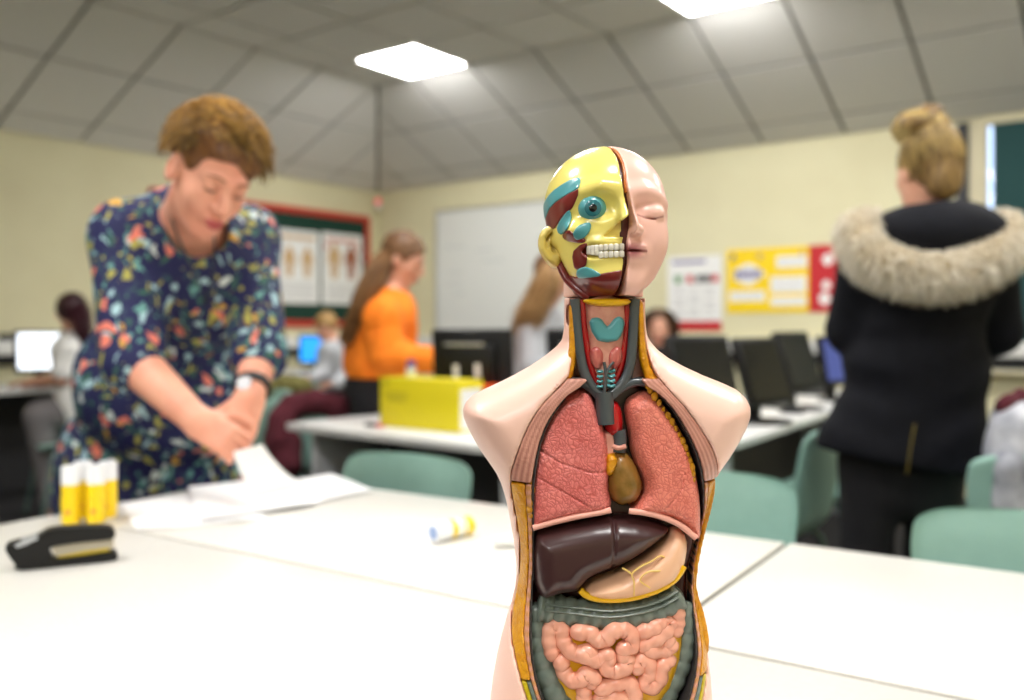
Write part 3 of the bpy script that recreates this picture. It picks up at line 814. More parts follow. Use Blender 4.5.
# --- heart and great vessels
hy = 0.697
organ('heart', [(611, 452), (622, 450), (632, 458), (640, 474), (642, 488), (636, 500), (622, 505), (612, 500), (606, 486), (606, 466)], hy, 0.016, 0.016, 14, M_heart, torso)
organ('heart_fat', [(606, 456), (614, 453), (618, 462), (612, 474), (606, 474)], hy - .009, 0.007, 0.008, 5, M_fat, torso)
organ('aorta', [(609, 400), (618, 402), (622, 414), (622, 430), (612, 436), (604, 428), (604, 410)], ly - .004, 0.012, 0.012, 8, M_art, torso)
strip('vein', Wd([(619, 430), (620, 440), (619, 452)], ly - .010), 0.0052, M_vein, torso, 12)
strip('vessel_ring', Wd([(612, 446), (619, 448), (626, 446)], ly - .017), 0.0018, M_pink, torso)
nY = 0.692
veins = [([(575, 299), (577, 330), (582, 364), (590, 384), (603, 398)], 0.0040), ([(635, 299), (633, 335), (630, 366), (622, 384), (607, 398)], 0.0040),
         ([(604, 392), (605, 408), (606, 424)], 0.0074), ([(565, 383), (578, 382), (590, 388), (600, 398)], 0.0034), ([(652, 384), (636, 382), (622, 388), (610, 398)], 0.0034)]
for v, r in veins: strip('vein', Wd(v, nY - .004), r, M_vein, torso, 12)
for v in ([(581, 300), (584, 330), (590, 364), (598, 386)], [(628, 300), (626, 332), (621, 364), (613, 384)]):
    strip('artery', Wd(v, nY - .001), 0.0030, M_art, torso, 10)
organ('neck_fat', [(569, 306), (575, 306), (577, 340), (575, 366), (570, 382), (561, 386), (557, 380), (565, 366), (569, 345)], nY - .002, 0.005, 0.008, 4, M_fat, torso)
organ('neck_fat', [(637, 303), (643, 303), (645, 340), (650, 366), (659, 380), (655, 386), (648, 384), (641, 366), (638, 345)], nY - .002, 0.005, 0.008, 4, M_fat, torso)
organ('neck_backing', [(577, 299), (634, 299), (633, 360), (616, 392), (596, 392), (581, 360)], nY + .014, 0.010, 0.012, 6, M_mus, torso)
organ('larynx', [(586, 300), (625, 300), (624, 345), (618, 372), (609, 388), (601, 388), (592, 370), (587, 345)], nY + .003, 0.009, 0.012, 12, M_pink, torso)
organ('thyroid_cartilage', [(589, 322), (595, 317), (602, 319), (607, 326), (613, 319), (619, 316), (624, 320), (623, 330), (617, 341), (597, 341)], nY - .004, 0.0052, 0.006, 4, M_tealp, torso, h=.001)
for c in ([(590, 350), (597, 346), (603, 352), (603, 364), (597, 370), (591, 362)], [(609, 352), (616, 346), (622, 350), (621, 362), (614, 370), (608, 364)]):
    organ('thyroid_lobe', c, nY - .004, 0.0048, 0.006, 6, M_thyr, torso, h=.001)
strip('vein', Wd([(604, 394), (606, 376), (604, 362)], nY - .010), 0.0013, M_vein, torso)
strip('vein', Wd([(606, 374), (610, 366), (614, 362)], nY - .010), 0.0010, M_vein, torso)
for k in range(4):
    strip('trachea_ring', Wd([(607, 370 + 5 * k), (611, 371.5 + 5 * k), (615, 370 + 5 * k)], nY - .007), 0.0014, M_tealp, torso, 6)
    strip('trachea_ring', Wd([(597, 371 + 5 * k), (600, 372 + 5 * k), (603, 371 + 5 * k)], nY - .007), 0.0012, M_tealp, torso, 6)
organ('neck_top', [(585, 299), (628, 299), (627, 305), (607, 307), (587, 304)], nY - .004, 0.006, 0.010, 3, M_ylw, torso, h=.001)

# --- liver, stomach
gy = 0.700
LIVER = [(532, 534), (545, 526), (575, 519), (605, 514), (635, 515), (660, 522), (668, 528), (655, 541), (630, 558), (605, 568), (588, 576), (578, 588), (560, 591), (545, 596), (536, 588), (532, 565)]
def liver_cut(P, f):
    x0 = (614 - 512) * (gy - .02) / FPX; d = np.abs(P[:, 0] - x0 - 0.03 * (P[:, 2] - 0.96)); return f + np.maximum(0, .0016 - d) * 1.0
organ('liver', LIVER, gy, 0.026, 0.018, 22, M_liver, torso, extra=liver_cut)
STOM = [(580, 589), (592, 578), (615, 570), (640, 556), (658, 541), (669, 528), (680, 529), (686, 540), (684, 560), (676, 578), (655, 590), (625, 598), (596, 598)]
stomach = organ('stomach', STOM, gy + .002, 0.022, 0.018, 17, M_stom, torso)
strip('stomach_edge', Wd([(580, 590), (588, 596), (605, 599.5), (630, 598), (655, 591), (674, 580), (684, 566)], gy - .013), 0.0028, M_ylw, torso)
M_vessel = mat('model_stomach_vessel', srgb(240, 200, 120), 0.3)
for l in ([(634, 596), (634, 582), (632, 574), (640, 567), (652, 561)], [(632, 574), (626, 570), (622, 568)], [(650, 588), (640, 580), (648, 572), (662, 570), (668, 558), (670, 548)],
          [(672, 580), (670, 568), (668, 556)], [(652, 561), (660, 556), (666, 558)]):
    strip('stomach_vessel', [W(x, y, gy - .0218 + 0.00001 * (x - 640) ** 2 * .6 + .000012 * (y - 572) ** 2 * .5) for x, y in l], 0.0008, M_vessel, stomach, 5)

# --- large bowel
cy = 0.697
def haustra(name, pts, r0, n, taper=0.0, m=M_colon, flat=1.0):
    path = smooth_path(pts, 12); L = len(path); rad = []
    for i in range(L):
        f = i / (L - 1); e = min(1, math.sqrt(max(0.0, min(f, 1 - f)) / 0.03 + .02))
        rad.append(r0 * e * (0.86 + 0.16 * abs(math.sin(f * n * math.pi))) * (1 + taper * f))
    return link(name, tube(path, rad, 18), m, torso)
tc = haustra('transverse_colon', Wd([(536, 606), (555, 609), (580, 613), (607, 616), (635, 613), (660, 606), (682, 592)], cy), 0.0118, 13)
for dz in (-3.0, 0.8):
    strip('colon_band', [W(x, y + dz * 1.6, cy - .0118 + abs(dz) * .0002) for x, y in ((545, 609), (580, 613), (607, 616), (635, 613), (660, 606), (678, 596))], 0.0011, M_colon, tc, 6)
haustra('ascending_colon', Wd([(538, 602), (537, 625), (538, 645), (544, 668), (554, 690), (570, 712)], cy + .002), 0.0090, 7, 0.45)
haustra('descending_colon', Wd([(684, 600), (686, 625), (685, 648), (679, 670), (668, 692), (650, 715)], cy + .003), 0.0066, 8, 0.35)
# --- small bowel: yellow bed and coils
organ('bowel_bed', [(545, 612), (580, 620), (610, 624), (650, 616), (678, 600), (682, 640), (676, 670), (660, 700), (610, 728), (568, 704), (550, 665)], cy + .004, 0.012, 0.012, 12, mat('model_mesentery', srgb(214, 160, 16), .3, coat=.2), torso, h=.002)
def zc(l): return [(520 + x / 5.39, 585 + y / 5.39) for x, y in l]
def sausage(name, pts, r, m, par, n=12):
    path = smooth_path(pts, 7); L = len(path); rad = [r * (1 + 0.07 * math.sin(i * 0.9)) for i in range(L)]
    a, b = Vector(path[0]), Vector(path[1]); da = (a - b).normalized(); c, d = Vector(path[-1]), Vector(path[-2]); dc = (c - d).normalized()
    hd = [(a + da * r * math.sin(t), r * math.cos(t)) for t in (1.5, 1.2, .8, .4)]; tl = [(c + dc * r * math.sin(t), r * math.cos(t)) for t in (.4, .8, 1.2, 1.5)]
    return link(name, tube([p for p, _ in hd] + [Vector(p) for p in path] + [p for p, _ in tl], [q for _, q in hd] + rad + [q for _, q in tl], n), m, par)
COILS = [[(176, 368), (162, 320), (158, 255), (182, 214), (222, 232), (232, 292), (262, 345), (310, 372), (362, 358), (420, 392), (470, 378)],
         [(312, 252), (372, 256), (415, 292), (462, 290), (496, 252), (548, 240), (594, 258), (606, 318), (560, 345)],
         [(330, 372), (395, 398), (440, 410)],
         [(478, 385), (466, 440), (505, 462), (556, 448), (582, 408), (560, 385)],
         [(222, 410), (232, 455), (272, 506), (322, 512), (352, 478), (394, 494), (385, 520)],
         [(662, 250), (712, 236), (752, 206)], [(664, 322), (720, 300), (772, 262), (806, 214), (800, 196)],
         [(700, 352), (766, 352), (808, 330), (800, 306)],
         [(632, 442), (642, 404), (688, 416), (696, 470), (672, 520), (704, 548), (746, 512), (762, 440), (800, 402)],
         [(346, 610), (344, 572)], [(440, 556), (510, 530), (580, 526), (612, 580), (616, 660)], [(430, 618), (500, 602), (560, 600), (540, 650), (420, 660)],
         [(846, 140), (846, 190), (838, 240)], [(360, 680), (330, 640), (352, 720), (440, 740)], [(480, 720), (560, 690), (600, 720)]]
for c in COILS:
    pts = [W(x, y, cy - .0105 + 0.0000016 * (x - 610) ** 2 + .000001 * (y - 650) ** 2 + .0008 * math.sin(x * .7 + y)) for x, y in zc(c)]
    sausage('small_bowel_coil', pts, 0.0066, M_gut, torso)

# --- the head
HC = W(607, 222, TY); YAW = math.radians(10); ca, sa = math.cos(YAW), math.sin(YAW)
def hl(P):
    d = (P - A(HC.x, HC.y, HC.z)) / f32(UN); return np.stack([d[:, 0] * ca + d[:, 1] * sa, -d[:, 0] * sa + d[:, 1] * ca, d[:, 2]], 1)
def hw(x, y, z): return Vector((HC.x + (x * ca - y * sa) * UN, HC.y + (x * sa + y * ca) * UN, HC.z + z * UN))
def cranium(q):
    d = ell(q, (0, 10, 17), (60, 72, 59)); d = smin(d, ell(q, (0, -12, -18), (52, 50, 52)), 22)
    d = smin(d, ell(q, (0, -26, -44), (40, 36, 32)), 18)
    return d
def neck(q): return np.maximum(cap(q, (0, 14, -30), (0, 14, -100), 40), -75.5 - q[:, 2])
def soft_face(q):
    a = q.copy(); a[:, 0] = np.abs(a[:, 0])
    d = cranium(q)
    d = smin(d, ell(a, (0, -52, -64), (19, 13, 13)), 14)
    d = smin(d, ell(a, (27, -38, -22), (20, 18, 22)), 14)
    d = smin(d, chain(a, [(5, -61, 20), (20, -57, 22), (34, -48, 20), (44, -36, 14)], [4.5, 4.5, 4, 3]), 12)      # brow
    d = smax(d, -ell(a, (24, -70, 7), (17, 14, 8)), 9)                       # socket
    d = smin(d, ell(a, (25, -45.5, 3), (18, 15, 10)), 4)                       # closed lid
    d = smin(d, cap(a, (0, -58, 16), (0, -77, -12), 5, 8), 9)               # nose
    d = smin(d, ell(a, (8.5, -68, -15), (7, 8, 6)), 4)
    d = smax(d, -ell(a, (6, -71, -22), (3.4, 5, 3)), 2)
    d = smin(d, ell(a, (0, -56, -33), (21, 9, 9)), 8)                        # mouth mound
    d = smin(d, ell(a, (5, -64, -30), (14, 5.5, 3.8)), 3)
    d = smin(d, ell(a, (3, -63, -38.5), (14, 6, 4.6)), 3)
    d = smax(d, -ell(a, (6, -69, -34), (18, 6.5, 1.0)), 1.5)
    d = smax(d, -chain(a, [(12, -63, 0.5), (20, -61, -2.6), (30, -56, -2.8), (40, -46, 0.5)], [1.2] * 4), 1.2)   # lash line
    return smin(d, neck(q), 10)
def bone(q):
    a = q.copy(); d = cranium(q)
    d = smin(d, chain(a, [(-5, -61, 24), (-22, -58, 27), (-38, -47, 23), (-46, -36, 12)], [4.5, 4.5, 4, 3]), 14)   # brow ridge
    d = smin(d, ell(a, (-34, -42, -14), (17, 11, 8)), 10)                    # cheek bone
    d = smin(d, cap(a, (-38, -36, -18), (-55, 6, -20), 6, 4), 6)
    d = smin(d, cap(a, (-2, -60, 14), (-2, -73, -6), 5, 6), 8)               # nasal bone
    d = smin(d, ell(a, (-6, -48, -56), (26, 16, 12)), 12)                    # chin
    d = smin(d, ell(a, (-12, -50, -34), (26, 13, 16)), 8)                    # alveolar part
    d = smax(d, -ell(a, (-27.5, -67, 7), (19, 13, 15)), 4)                   # orbit
    tri = np.maximum(np.maximum(q[:, 2] + 2 + (-q[:, 0] - 1) * .95, -21 - q[:, 2]), -20 - q[:, 0])
    d = smax(d, -np.maximum(tri, q[:, 1] + 58), 1.5)                           # nasal opening
    d = smax(d, -chain(a, [(-2, -69, -34)] + [(-33 * math.sin(t) - 2.5, -47.5 - 22 * math.cos(t), -34) for t in (.25, .5, .8, 1.1, 1.35)], [7.2] * 5 + [5]), 2.5)   # gum groove
    return d
def hbox(x0, x1, y0, y1, z0, z1):
    c = [hw(x, y, z) for x in (x0, x1) for y in (y0, y1) for z in (z0, z1)]
    return [min(p[i] for p in c) for i in range(3)], [max(p[i] for p in c) for i in range(3)]
def head_part(name, fn, b, m, h=1.25, par=torso, colfn=None, **kw):
    lo, hi = hbox(*b); return link(name, sdf_mesh(lambda P: fn(hl(P)) * f32(UN), lo, hi, h * UN, colfn), m, par, **kw)
FULL = (-72, 72, -92, 92, -84, 84)
seam = lambda q: np.interp(q[:, 2], [-80, -62, -45, -28, -12, 5, 25, 50, 70, 80], [-3, -2.5, -.5, -1.5, 1.5, 1.5, -1.5, 0, -1, -2]).astype(f32)
def lipcol(V):
    q = hl(V); m = np.exp(-(((q[:, 0] - 5) / 15) ** 2 + ((q[:, 2] + 34.2) / 7.5) ** 4) * 1.6) * (q[:, 1] < -54) * (q[:, 0] > 0)
    n = np.clip(1 - np.abs(q[:, 2] + 34) / 2.0, 0, 1) * (q[:, 0] < 21) * (q[:, 1] < -52)
    ln = np.interp(q[:, 0], [10, 20, 30, 42], [0.5, -2.6, -2.8, 0.5]); e = np.clip(1 - np.abs(q[:, 2] - ln) / 1.5, 0, 1) * (q[:, 0] > 11) * (q[:, 0] < 41) * (q[:, 1] < -38)
    n = np.maximum(n, .75 * e)
    c = colmix(srgb(243, 192, 178), srgb(190, 112, 118), np.clip(m, 0, 1)); return colmix((1, 1, 1), srgb(150, 70, 84), np.clip(n, 0, 1)) * c
M_face = mat('model_face', (1, 1, 1), 0.34, attr=True, coat=0.1)
head_part('face_half', lambda q: np.maximum(np.maximum(soft_face(q), 2.6 + seam(q) - q[:, 0]), -75 - q[:, 2]), FULL, M_face, 1.2, colfn=lipcol)
head_part('skull_half', lambda q: np.maximum(np.maximum(bone(q), q[:, 0] + 2.6 - seam(q)), -66 - q[:, 2] - .25 * (q[:, 1] + 40)), FULL, M_skull, 1.2)
head_part('seam', lambda q: np.maximum(np.maximum(cranium(q) + 5.0, np.abs(q[:, 0] - seam(q)) - 5), -75 - q[:, 2]), FULL, M_sept, 1.6)
head_part('seam_edge', lambda q: np.maximum(np.maximum(np.maximum(cranium(q) + 0.5, -(cranium(q) + 5)), np.abs(q[:, 0] - seam(q) - 2.0) - 1.3), 20 - q[:, 2]), FULL, M_orange, 1.1)
head_part('neck_stub', lambda q: np.maximum(np.maximum(neck(q), q[:, 0]), -75 - q[:, 2]), (-50, 10, -40, 70, -80, -20), M_skin, 1.6)
head_part('neck_joint', lambda q: np.maximum(cap(q, (0, 14, -70), (0, 14, -100), 34), np.abs(q[:, 2] + 77) - 2.2), (-50, 50, -40, 70, -84, -70), M_sept, 1.6)
# painted muscle fields and cartilage on the skull
def pz(l): return [(520 + x / 3.889, 130 + y / 3.889) for x, y in l]
def patch(name, l, m, out=0.7, inn=3.0, base_fn=bone, zlim=None):
    pts = round_poly(pz(l), 2)
    def fn(P):
        q = hl(P); k = TY / np.maximum(P[:, 1], .1) if False else 1.0
        # the outline is projected straight along the model's depth axis from its own distance
        d = poly2(P[:, 0], P[:, 2], px(pts, TY - 0.028)) / UN
        f = base_fn(q); g = smax(np.maximum(f - out, -(f + inn)), d, 1.0)
        return np.maximum(g, q[:, 0] + 3.0 - seam(q)) * f32(UN)
    X = [p[0] for p in px(pts, TY - .028)]; Z = [p[1] for p in px(pts, TY - .028)]
    return link(name, sdf_mesh(fn, (min(X) - .003, HC.y - 0.085, min(Z) - .003), (max(X) + .003, HC.y + 0.012, max(Z) + .003), 1.0 * UN, largest=True), m, torso)
patch('cartilage_patch', [(88, 285), (112, 240), (160, 210), (212, 190), (231, 200), (222, 240), (186, 256), (150, 272), (118, 296), (100, 340), (84, 350)], M_tealp, 1.0)
patch('muscle_patch', [(84, 352), (100, 338), (118, 296), (150, 272), (222, 242), (208, 296), (192, 320), (162, 342), (138, 378), (112, 372), (90, 372)], M_mus, 0.8)
patch('cartilage_patch', [(188, 318), (197, 350), (178, 396), (156, 406), (143, 378), (164, 340)], M_tealp, 1.4)
patch('cartilage_patch', [(204, 402), (224, 380), (262, 371), (266, 396), (244, 428), (214, 436), (200, 418)], M_tealp, 1.6)
patch('muscle_patch', [(164, 408), (186, 397), (206, 414), (248, 434), (238, 448), (200, 442), (172, 428)], M_mus, 1.0)
patch('muscle_patch', [(204, 474), (252, 448), (250, 532), (216, 546), (204, 520)], M_mus, 1.0)
def jaw_low(q): return smin(bone(q), np.maximum(cap(q, (0, -6, -46), (0, 4, -82), 40, 32), -75 - q[:, 2]), 8)
patch('muscle_patch', [(136, 538), (165, 545), (215, 572), (250, 558), (300, 566), (425, 546), (425, 580), (400, 640), (300, 646), (240, 646), (196, 622), (160, 580)], M_mus, 1.2, 6.0, jaw_low)
patch('cartilage_patch', [(218, 548), (250, 538), (292, 560), (302, 574), (262, 580), (224, 578)], M_tealp, 2.4, 3.0, jaw_low)
link('neck_muscle', tube(smooth_path([hw(-48, 2, -42), hw(-43, -10, -58), hw(-33, -19, -70), hw(-24, -23, -76)], 5), 0.0036, 10), M_mus, torso)
# eye
eye = hw(-27.5, -47, 6.5)
def ball(name, c, r, m, par=torso):
    bm = bmesh.new(); bmesh.ops.create_uvsphere(bm, u_segments=28, v_segments=18, radius=r)
    for v in bm.verts: v.co += c
    return link(name, bm_mesh(bm, True), m, par)
eb = ball('eyeball', eye, 14.2 * UN, M_tealp)
vd = (Vector((0, 0, ZC)) - eye).normalized()
vd = (vd + Vector((0.02, 0, 0.06))).normalized()
def eye_disc(name, off, r, m, th):
    q = vd.to_track_quat('Z', 'X').to_matrix(); prof = [(r * 1.0, -th), (r, 0), (r * .8, th * .35), (r * .01, th * .5)]
    me = lathe([(a * UN, b * UN) for a, b in prof], 22); me.transform(Matrix.Translation(eye + vd * off * UN) @ q.to_4x4()); return link(name, me, m, eb)
eye_disc('iris', 13.2, 7.8, mat('model_iris', srgb(44, 112, 122), 0.2, coat=.5), 2)
eye_disc('pupil', 14.0, 3.8, mat('model_pupil', srgb(16, 18, 20), 0.15, coat=.6), 1.6)
# teeth: two curved rows
M_tooth = mat('model_teeth', srgb(232, 228, 218), 0.25, coat=.3, vary=srgb(214, 206, 188), vscale=260)
for nm, z0, hh in (('upper_teeth', -30.6, 3.2), ('lower_teeth', -37.2, 3.2)):
    bm = bmesh.new()
    for k in range(8):
        ang = math.radians(4 + k * 8.6); rr = 26.0
        x, y = -29 * math.sin(ang) * 1.14 - 2.5, -43.5 - 22 * math.cos(ang)
        rot = Matrix.Rotation(YAW - ang * .9, 3, 'Z')
        c = hw(x, y, z0 - k * .2 + (0.6 * k if nm == 'lower_teeth' and k > 4 else 0))
        box_bm(bm, c, (4.7 * UN, 5 * UN, hh * 2 * UN), 1.4 * UN, rot)
    link(nm, bm_mesh(bm, True, 50), M_tooth, torso)
# ear
ea = [(566, 233), (560, 226), (551, 225), (542, 230), (538, 240), (539, 251), (545, 261), (552, 268), (559, 268), (563, 260), (565, 248)]
def ear_ex(P, f):
    q = P; c = Vector(W(552, 243, TY - .004)); R_ = 1 / UN
    e1 = ell(q, (c.x, TY - .012, c.z), (8.5 * UN, 9.5 * UN, 14 * UN)); f = smax(f, -e1, 3 * UN)
    hel = chain(q, [W(563, 236, TY - .009), W(557, 230, TY - .011), W(549, 230, TY - .011), W(543, 237, TY - .010), W(543, 249, TY - .010), W(549, 259, TY - .009)], [3.0 * UN] * 6)
    anti = chain(q, [W(551, 237, TY - .007), W(548, 244, TY - .008), W(550, 252, TY - .008), W(556, 258, TY - .008)], [2.2 * UN] * 4)
    trag = chain(q, [W(563, 244, TY - .009), W(561, 251, TY - .010)], [2.6 * UN] * 2)
    return smin(smin(smin(f, hel, 2 * UN), anti, 2 * UN), trag, 2 * UN)
organ('ear', ea, TY - .003, 0.0085, 0.006, 7, M_ear, torso, h=.001, extra=ear_ex)
# ---------------------------------------------------------------- people
def unit(v): v = np.array(v, float); return v / np.linalg.norm(v)
def frame(fwd, up=(0, 0, 1)):
    f = unit(fwd); u = np.array(up, float); u = unit(u - f * (u @ f)); x = np.cross(f, u)
    return np.stack([x, f, u], 1).astype(f32)            # columns: right, forward, up
def head_sdf(P, c, Rm, s=1.0, nose=1.0):
    q = (P - A(tuple(c))) @ Rm / f32(s); a = q.copy(); a[:, 0] = np.abs(a[:, 0])
    d = ell(a, (0, -.014, .03), (.074, .094, .084))
    d = smin(d, ell(a, (0, .022, -.034), (.060, .068, .082)), .03)
    d = smin(d, ell(a, (0, .060, -.100), (.026, .022, .018)), .03)
    d = smin(d, ell(a, (.036, .055, -.028), (.022, .02, .024)), .02)
    d = smin(d, chain(a, [(.006, .086, .022), (.026, .084, .025), (.045, .07, .018)], [.007, .007, .005]), .014)
    d = smax(d, -ell(a, (.031, .100, .006), (.020, .017, .012)), .01)
    d = smin(d, ell(a, (.031, .074, .004), (.013, .012, .0105)), .004)
    d = smin(d, cap(a, (0, .086, .012), (0, .110, -.028), .008, .0125 * nose), .012)
    d = smin(d, ell(a, (.011, .096, -.032), (.009, .010, .008)), .006)
    d = smin(d, ell(a, (0, .085, -.060), (.026, .012, .014)), .012)
    d = smin(d, ell(a, (0, .094, -.057), (.022, .007, .005)), .004)
    d = smin(d, ell(a, (0, .092, -.068), (.020, .008, .006)), .004)
    d = smax(d, -ell(a, (0, .104, -.0625), (.024, .010, .0016)), .003)
    e = ell(a, (.077, -.004, -.008), (.011, .019, .032)); e = smax(e, -ell(a, (.088, .002, -.006), (.008, .011, .02)), .006)
    return smin(d, e, .008) * f32(s)
def limb(P, pts, rads, k=.02): return chain(P, pts, rads, k)
def hand_sdf(P, wrist, d, n, thumb, s=1.0, curl=(.35, .5, .4), spread=.1, wr=.026):
    """palm, four jointed fingers of unequal length and a thumb leaving the side of the palm; n = back of the hand"""
    w = np.array(tuple(wrist), float); d = unit(d); n = np.array(n, float); n = unit(n - d * (n @ d)); sd = np.cross(d, n) * thumb
    Rm = np.stack([sd, d, n], 1).astype(f32)
    f = rbox(P, tuple(w + d * .048 * s), (.037 * s, .047 * s, .013 * s), .012 * s, Rm)
    f = smin(f, cap(P, tuple(w - d * .01), tuple(w + d * .03 * s), wr * .9, .022 * s), .02)
    for i, (L, off) in enumerate(((.072, .029), (.080, .010), (.074, -.010), (.058, -.028))):
        p = w + d * (.088 * s) + sd * off * s; ang = 0.0; sp = spread * off / .03; pts = [p - d * .02 * s, p]
        for j, fr in enumerate((.45, .31, .24)):
            ang += curl[j]; dd = unit(d * math.cos(ang) - n * math.sin(ang) + sd * sp); p = p + dd * L * fr * s; pts.append(p)
        f = smin(f, chain(P, [tuple(q) for q in pts], [.0095 * s, .0092 * s, .0085 * s, .008 * s, .007 * s]), .004)
    p = w + d * .026 * s + sd * .03 * s - n * .004; q = p + unit(d * .65 + sd * .6 - n * .45) * .045 * s; r = q + unit(d * .9 + sd * .15 - n * .5) * .034 * s
    return smin(f, chain(P, [tuple(p), tuple(q), tuple(r)], [.014 * s, .0105 * s, .0085 * s]), .008)
def union(*fs, k=.02):
    d = fs[0]
    for f in fs[1:]: d = smin(d, f, k)
    return d
def strands_mesh(paths, rad, cols=None):
    """paths (N,K,3); three-sided tapering strands in one mesh"""
    N, K, _ = paths.shape
    T = np.gradient(paths, axis=1); T /= np.maximum(np.linalg.norm(T, axis=2, keepdims=True), 1e-9)
    rv = RNG.normal(size=(N, 1, 3)); S = np.cross(T, rv); S /= np.maximum(np.linalg.norm(S, axis=2, keepdims=True), 1e-9); U_ = np.cross(T, S)
    taper = np.linspace(1, .25, K)[None, :, None]; r = (rad if np.ndim(rad) else np.full(N, rad))[:, None, None] * taper
    ring = [paths + (S * math.cos(a) + U_ * math.sin(a)) * r for a in (0, 2.094, 4.189)]
    V = np.stack(ring, 2).reshape(-1, 3)
    base = (np.arange(N)[:, None, None] * K + np.arange(K - 1)[None, :, None]) * 3
    k = np.arange(3)[None, None]; k2 = (k + 1) % 3
    Q = np.stack([base + k, base + k2, base + 3 + k2, base + 3 + k], -1).reshape(-1, 4)
    C = None if cols is None else np.repeat(cols, K * 3, axis=0)
    return np_mesh(V, Q, C)
def mixcols(N, c0, c1, g=0.25): 
    t = np.clip(RNG.uniform(0, 1, N), 0, 1)[:, None]; return (np.array(c0)[None] * (1 - t) + np.array(c1)[None] * t) * RNG.uniform(1 - g, 1 + g, (N, 1))
M_hairs = mat('hair_strands', (1, 1, 1), 0.45, attr=True, spec=.4)
def hair_mat(name, c, c2): return mat(name, c, 0.5, vary=c2, vscale=60, stretch=(1, 1, .3), bump=.5, bscale=120)
def skin_mat(name, c, c2): return mat(name, c, 0.5, vary=c2, vscale=14, spec=.35, sss=.12)
M_sk1 = skin_mat('skin_warm', srgb(230, 168, 142), srgb(218, 148, 124))
M_sk2 = skin_mat('skin_tan', srgb(230, 176, 150), srgb(218, 160, 134))
def eyes_and_lips(root, c, Rm, s, lipc, browc, closed=False):
    c = np.array(tuple(c)); Rm = Rm.astype(float)
    def pt(x, y, z): return Vector(c + Rm @ np.array((x, y, z)) * s)
    lm = mat('lips', lipc, .4)
    link('lips', tube([pt(-.022, .091, -.062), pt(-.011, .1005, -.058), pt(0, .1035, -.0595), pt(.011, .1005, -.058), pt(.022, .091, -.062)], [.001, .004 * s, .0045 * s, .004 * s, .001], 8), lm, root)
    link('lips', tube([pt(-.020, .091, -.064), pt(-.010, .0995, -.0685), pt(0, .1025, -.0695), pt(.010, .0995, -.0685), pt(.020, .091, -.064)], [.001, .0045 * s, .005 * s, .0045 * s, .001], 8), lm, root)
    bmt = mat('eyebrow', browc, .7); em = mat('eye_dark', srgb(44, 34, 32), .3)
    for sx in (-1, 1):
        link('eyebrow', tube([pt(sx * .012, .093, .026), pt(sx * .03, .092, .032), pt(sx * .048, .078, .026)], [.003 * s, .0035 * s, .0015 * s], 6, .5), bmt, root)
        link('eyelashes', tube([pt(sx * .019, .087, .0), pt(sx * .031, .0875, -.003 if closed else .002), pt(sx * .043, .079, .0)], [.0012 * s, (.0022 if closed else .005) * s, .0012 * s], 6, .8), em, root)

# ---- woman in the floral dress, leaning over the table
hc = W(211, 174, 1.87); Rm = frame((.53, -.62, -.56), (0.15, 0.05, 1))
shR, shL = W(126, 236, 2.07), W(246, 238, 2.24); elR, elL = W(134, 361, 1.98), W(259, 356, 2.06)
wrR, wrL = W(197, 421, 1.87), W(250, 397, 1.95)
nk0, nk1 = W(196, 196, 1.96), W(186, 226, 2.13)
hip = W(150, 480, 2.44); che = W(184, 275, 2.19)
fl_h = lambda p, x=0, y=0: Vector((p.x + x, p.y + y, 0))
kneeR, kneeL = Vector((hip.x - .10, hip.y + .02, .45)), Vector((hip.x + .11, hip.y + .05, .45))
ftR, ftL = Vector((hip.x - .10, hip.y + .06, .05)), Vector((hip.x + .12, hip.y + .09, .05))
def lw_body(P):
    t = union(ell(P, che, (.17, .12, .17)), ell(P, W(166, 385, 2.32), (.17, .14, .2)), ell(P, hip, (.19, .15, .14)), cap(P, nk1, nk0, .062, .056), cap(P, shR, shL, .07, .07), k=.06)
    h = head_sdf(P, hc, Rm, 1.02)
    a = union(limb(P, [shR, elR, wrR], [.055, .05, .031], .01), limb(P, [shL, elL, wrL], [.052, .046, .030], .01), k=.01)
    lg = union(limb(P, [hip + Vector((-.1, 0, 0)), kneeR, ftR], [.09, .06, .04]), limb(P, [hip + Vector((.1, 0, 0)), kneeL, ftL], [.09, .06, .04]),
               cap(P, ftR, ftR + Vector((.06, -.14, -.02)), .035, .025), cap(P, ftL, ftL + Vector((.06, -.14, -.02)), .035, .025), k=.02)
    hR = hand_sdf(P, wrR, (.80, -.22, -.42), (-.15, -.80, .55), -1, .95, (.75, .95, .6), .05); hL = hand_sdf(P, wrL, (-.14, -.42, -.85), (.55, -.75, .40), 1, .95, (.45, .6, .5), .05)
    return union(union(t, h, k=.03), union(a, hR, k=.012), hL, lg, k=.015)
lw = link('person', sdf_mesh(lw_body, (-1.25, 1.65, 0), (-.30, 2.75, 1.62), .0052), M_sk1,
          label='woman with short auburn hair in a navy floral dress leaning over papers', cat='person')
eyes_and_lips(lw, hc, Rm, 1.02, srgb(186, 84, 84), srgb(150, 100, 70), True)
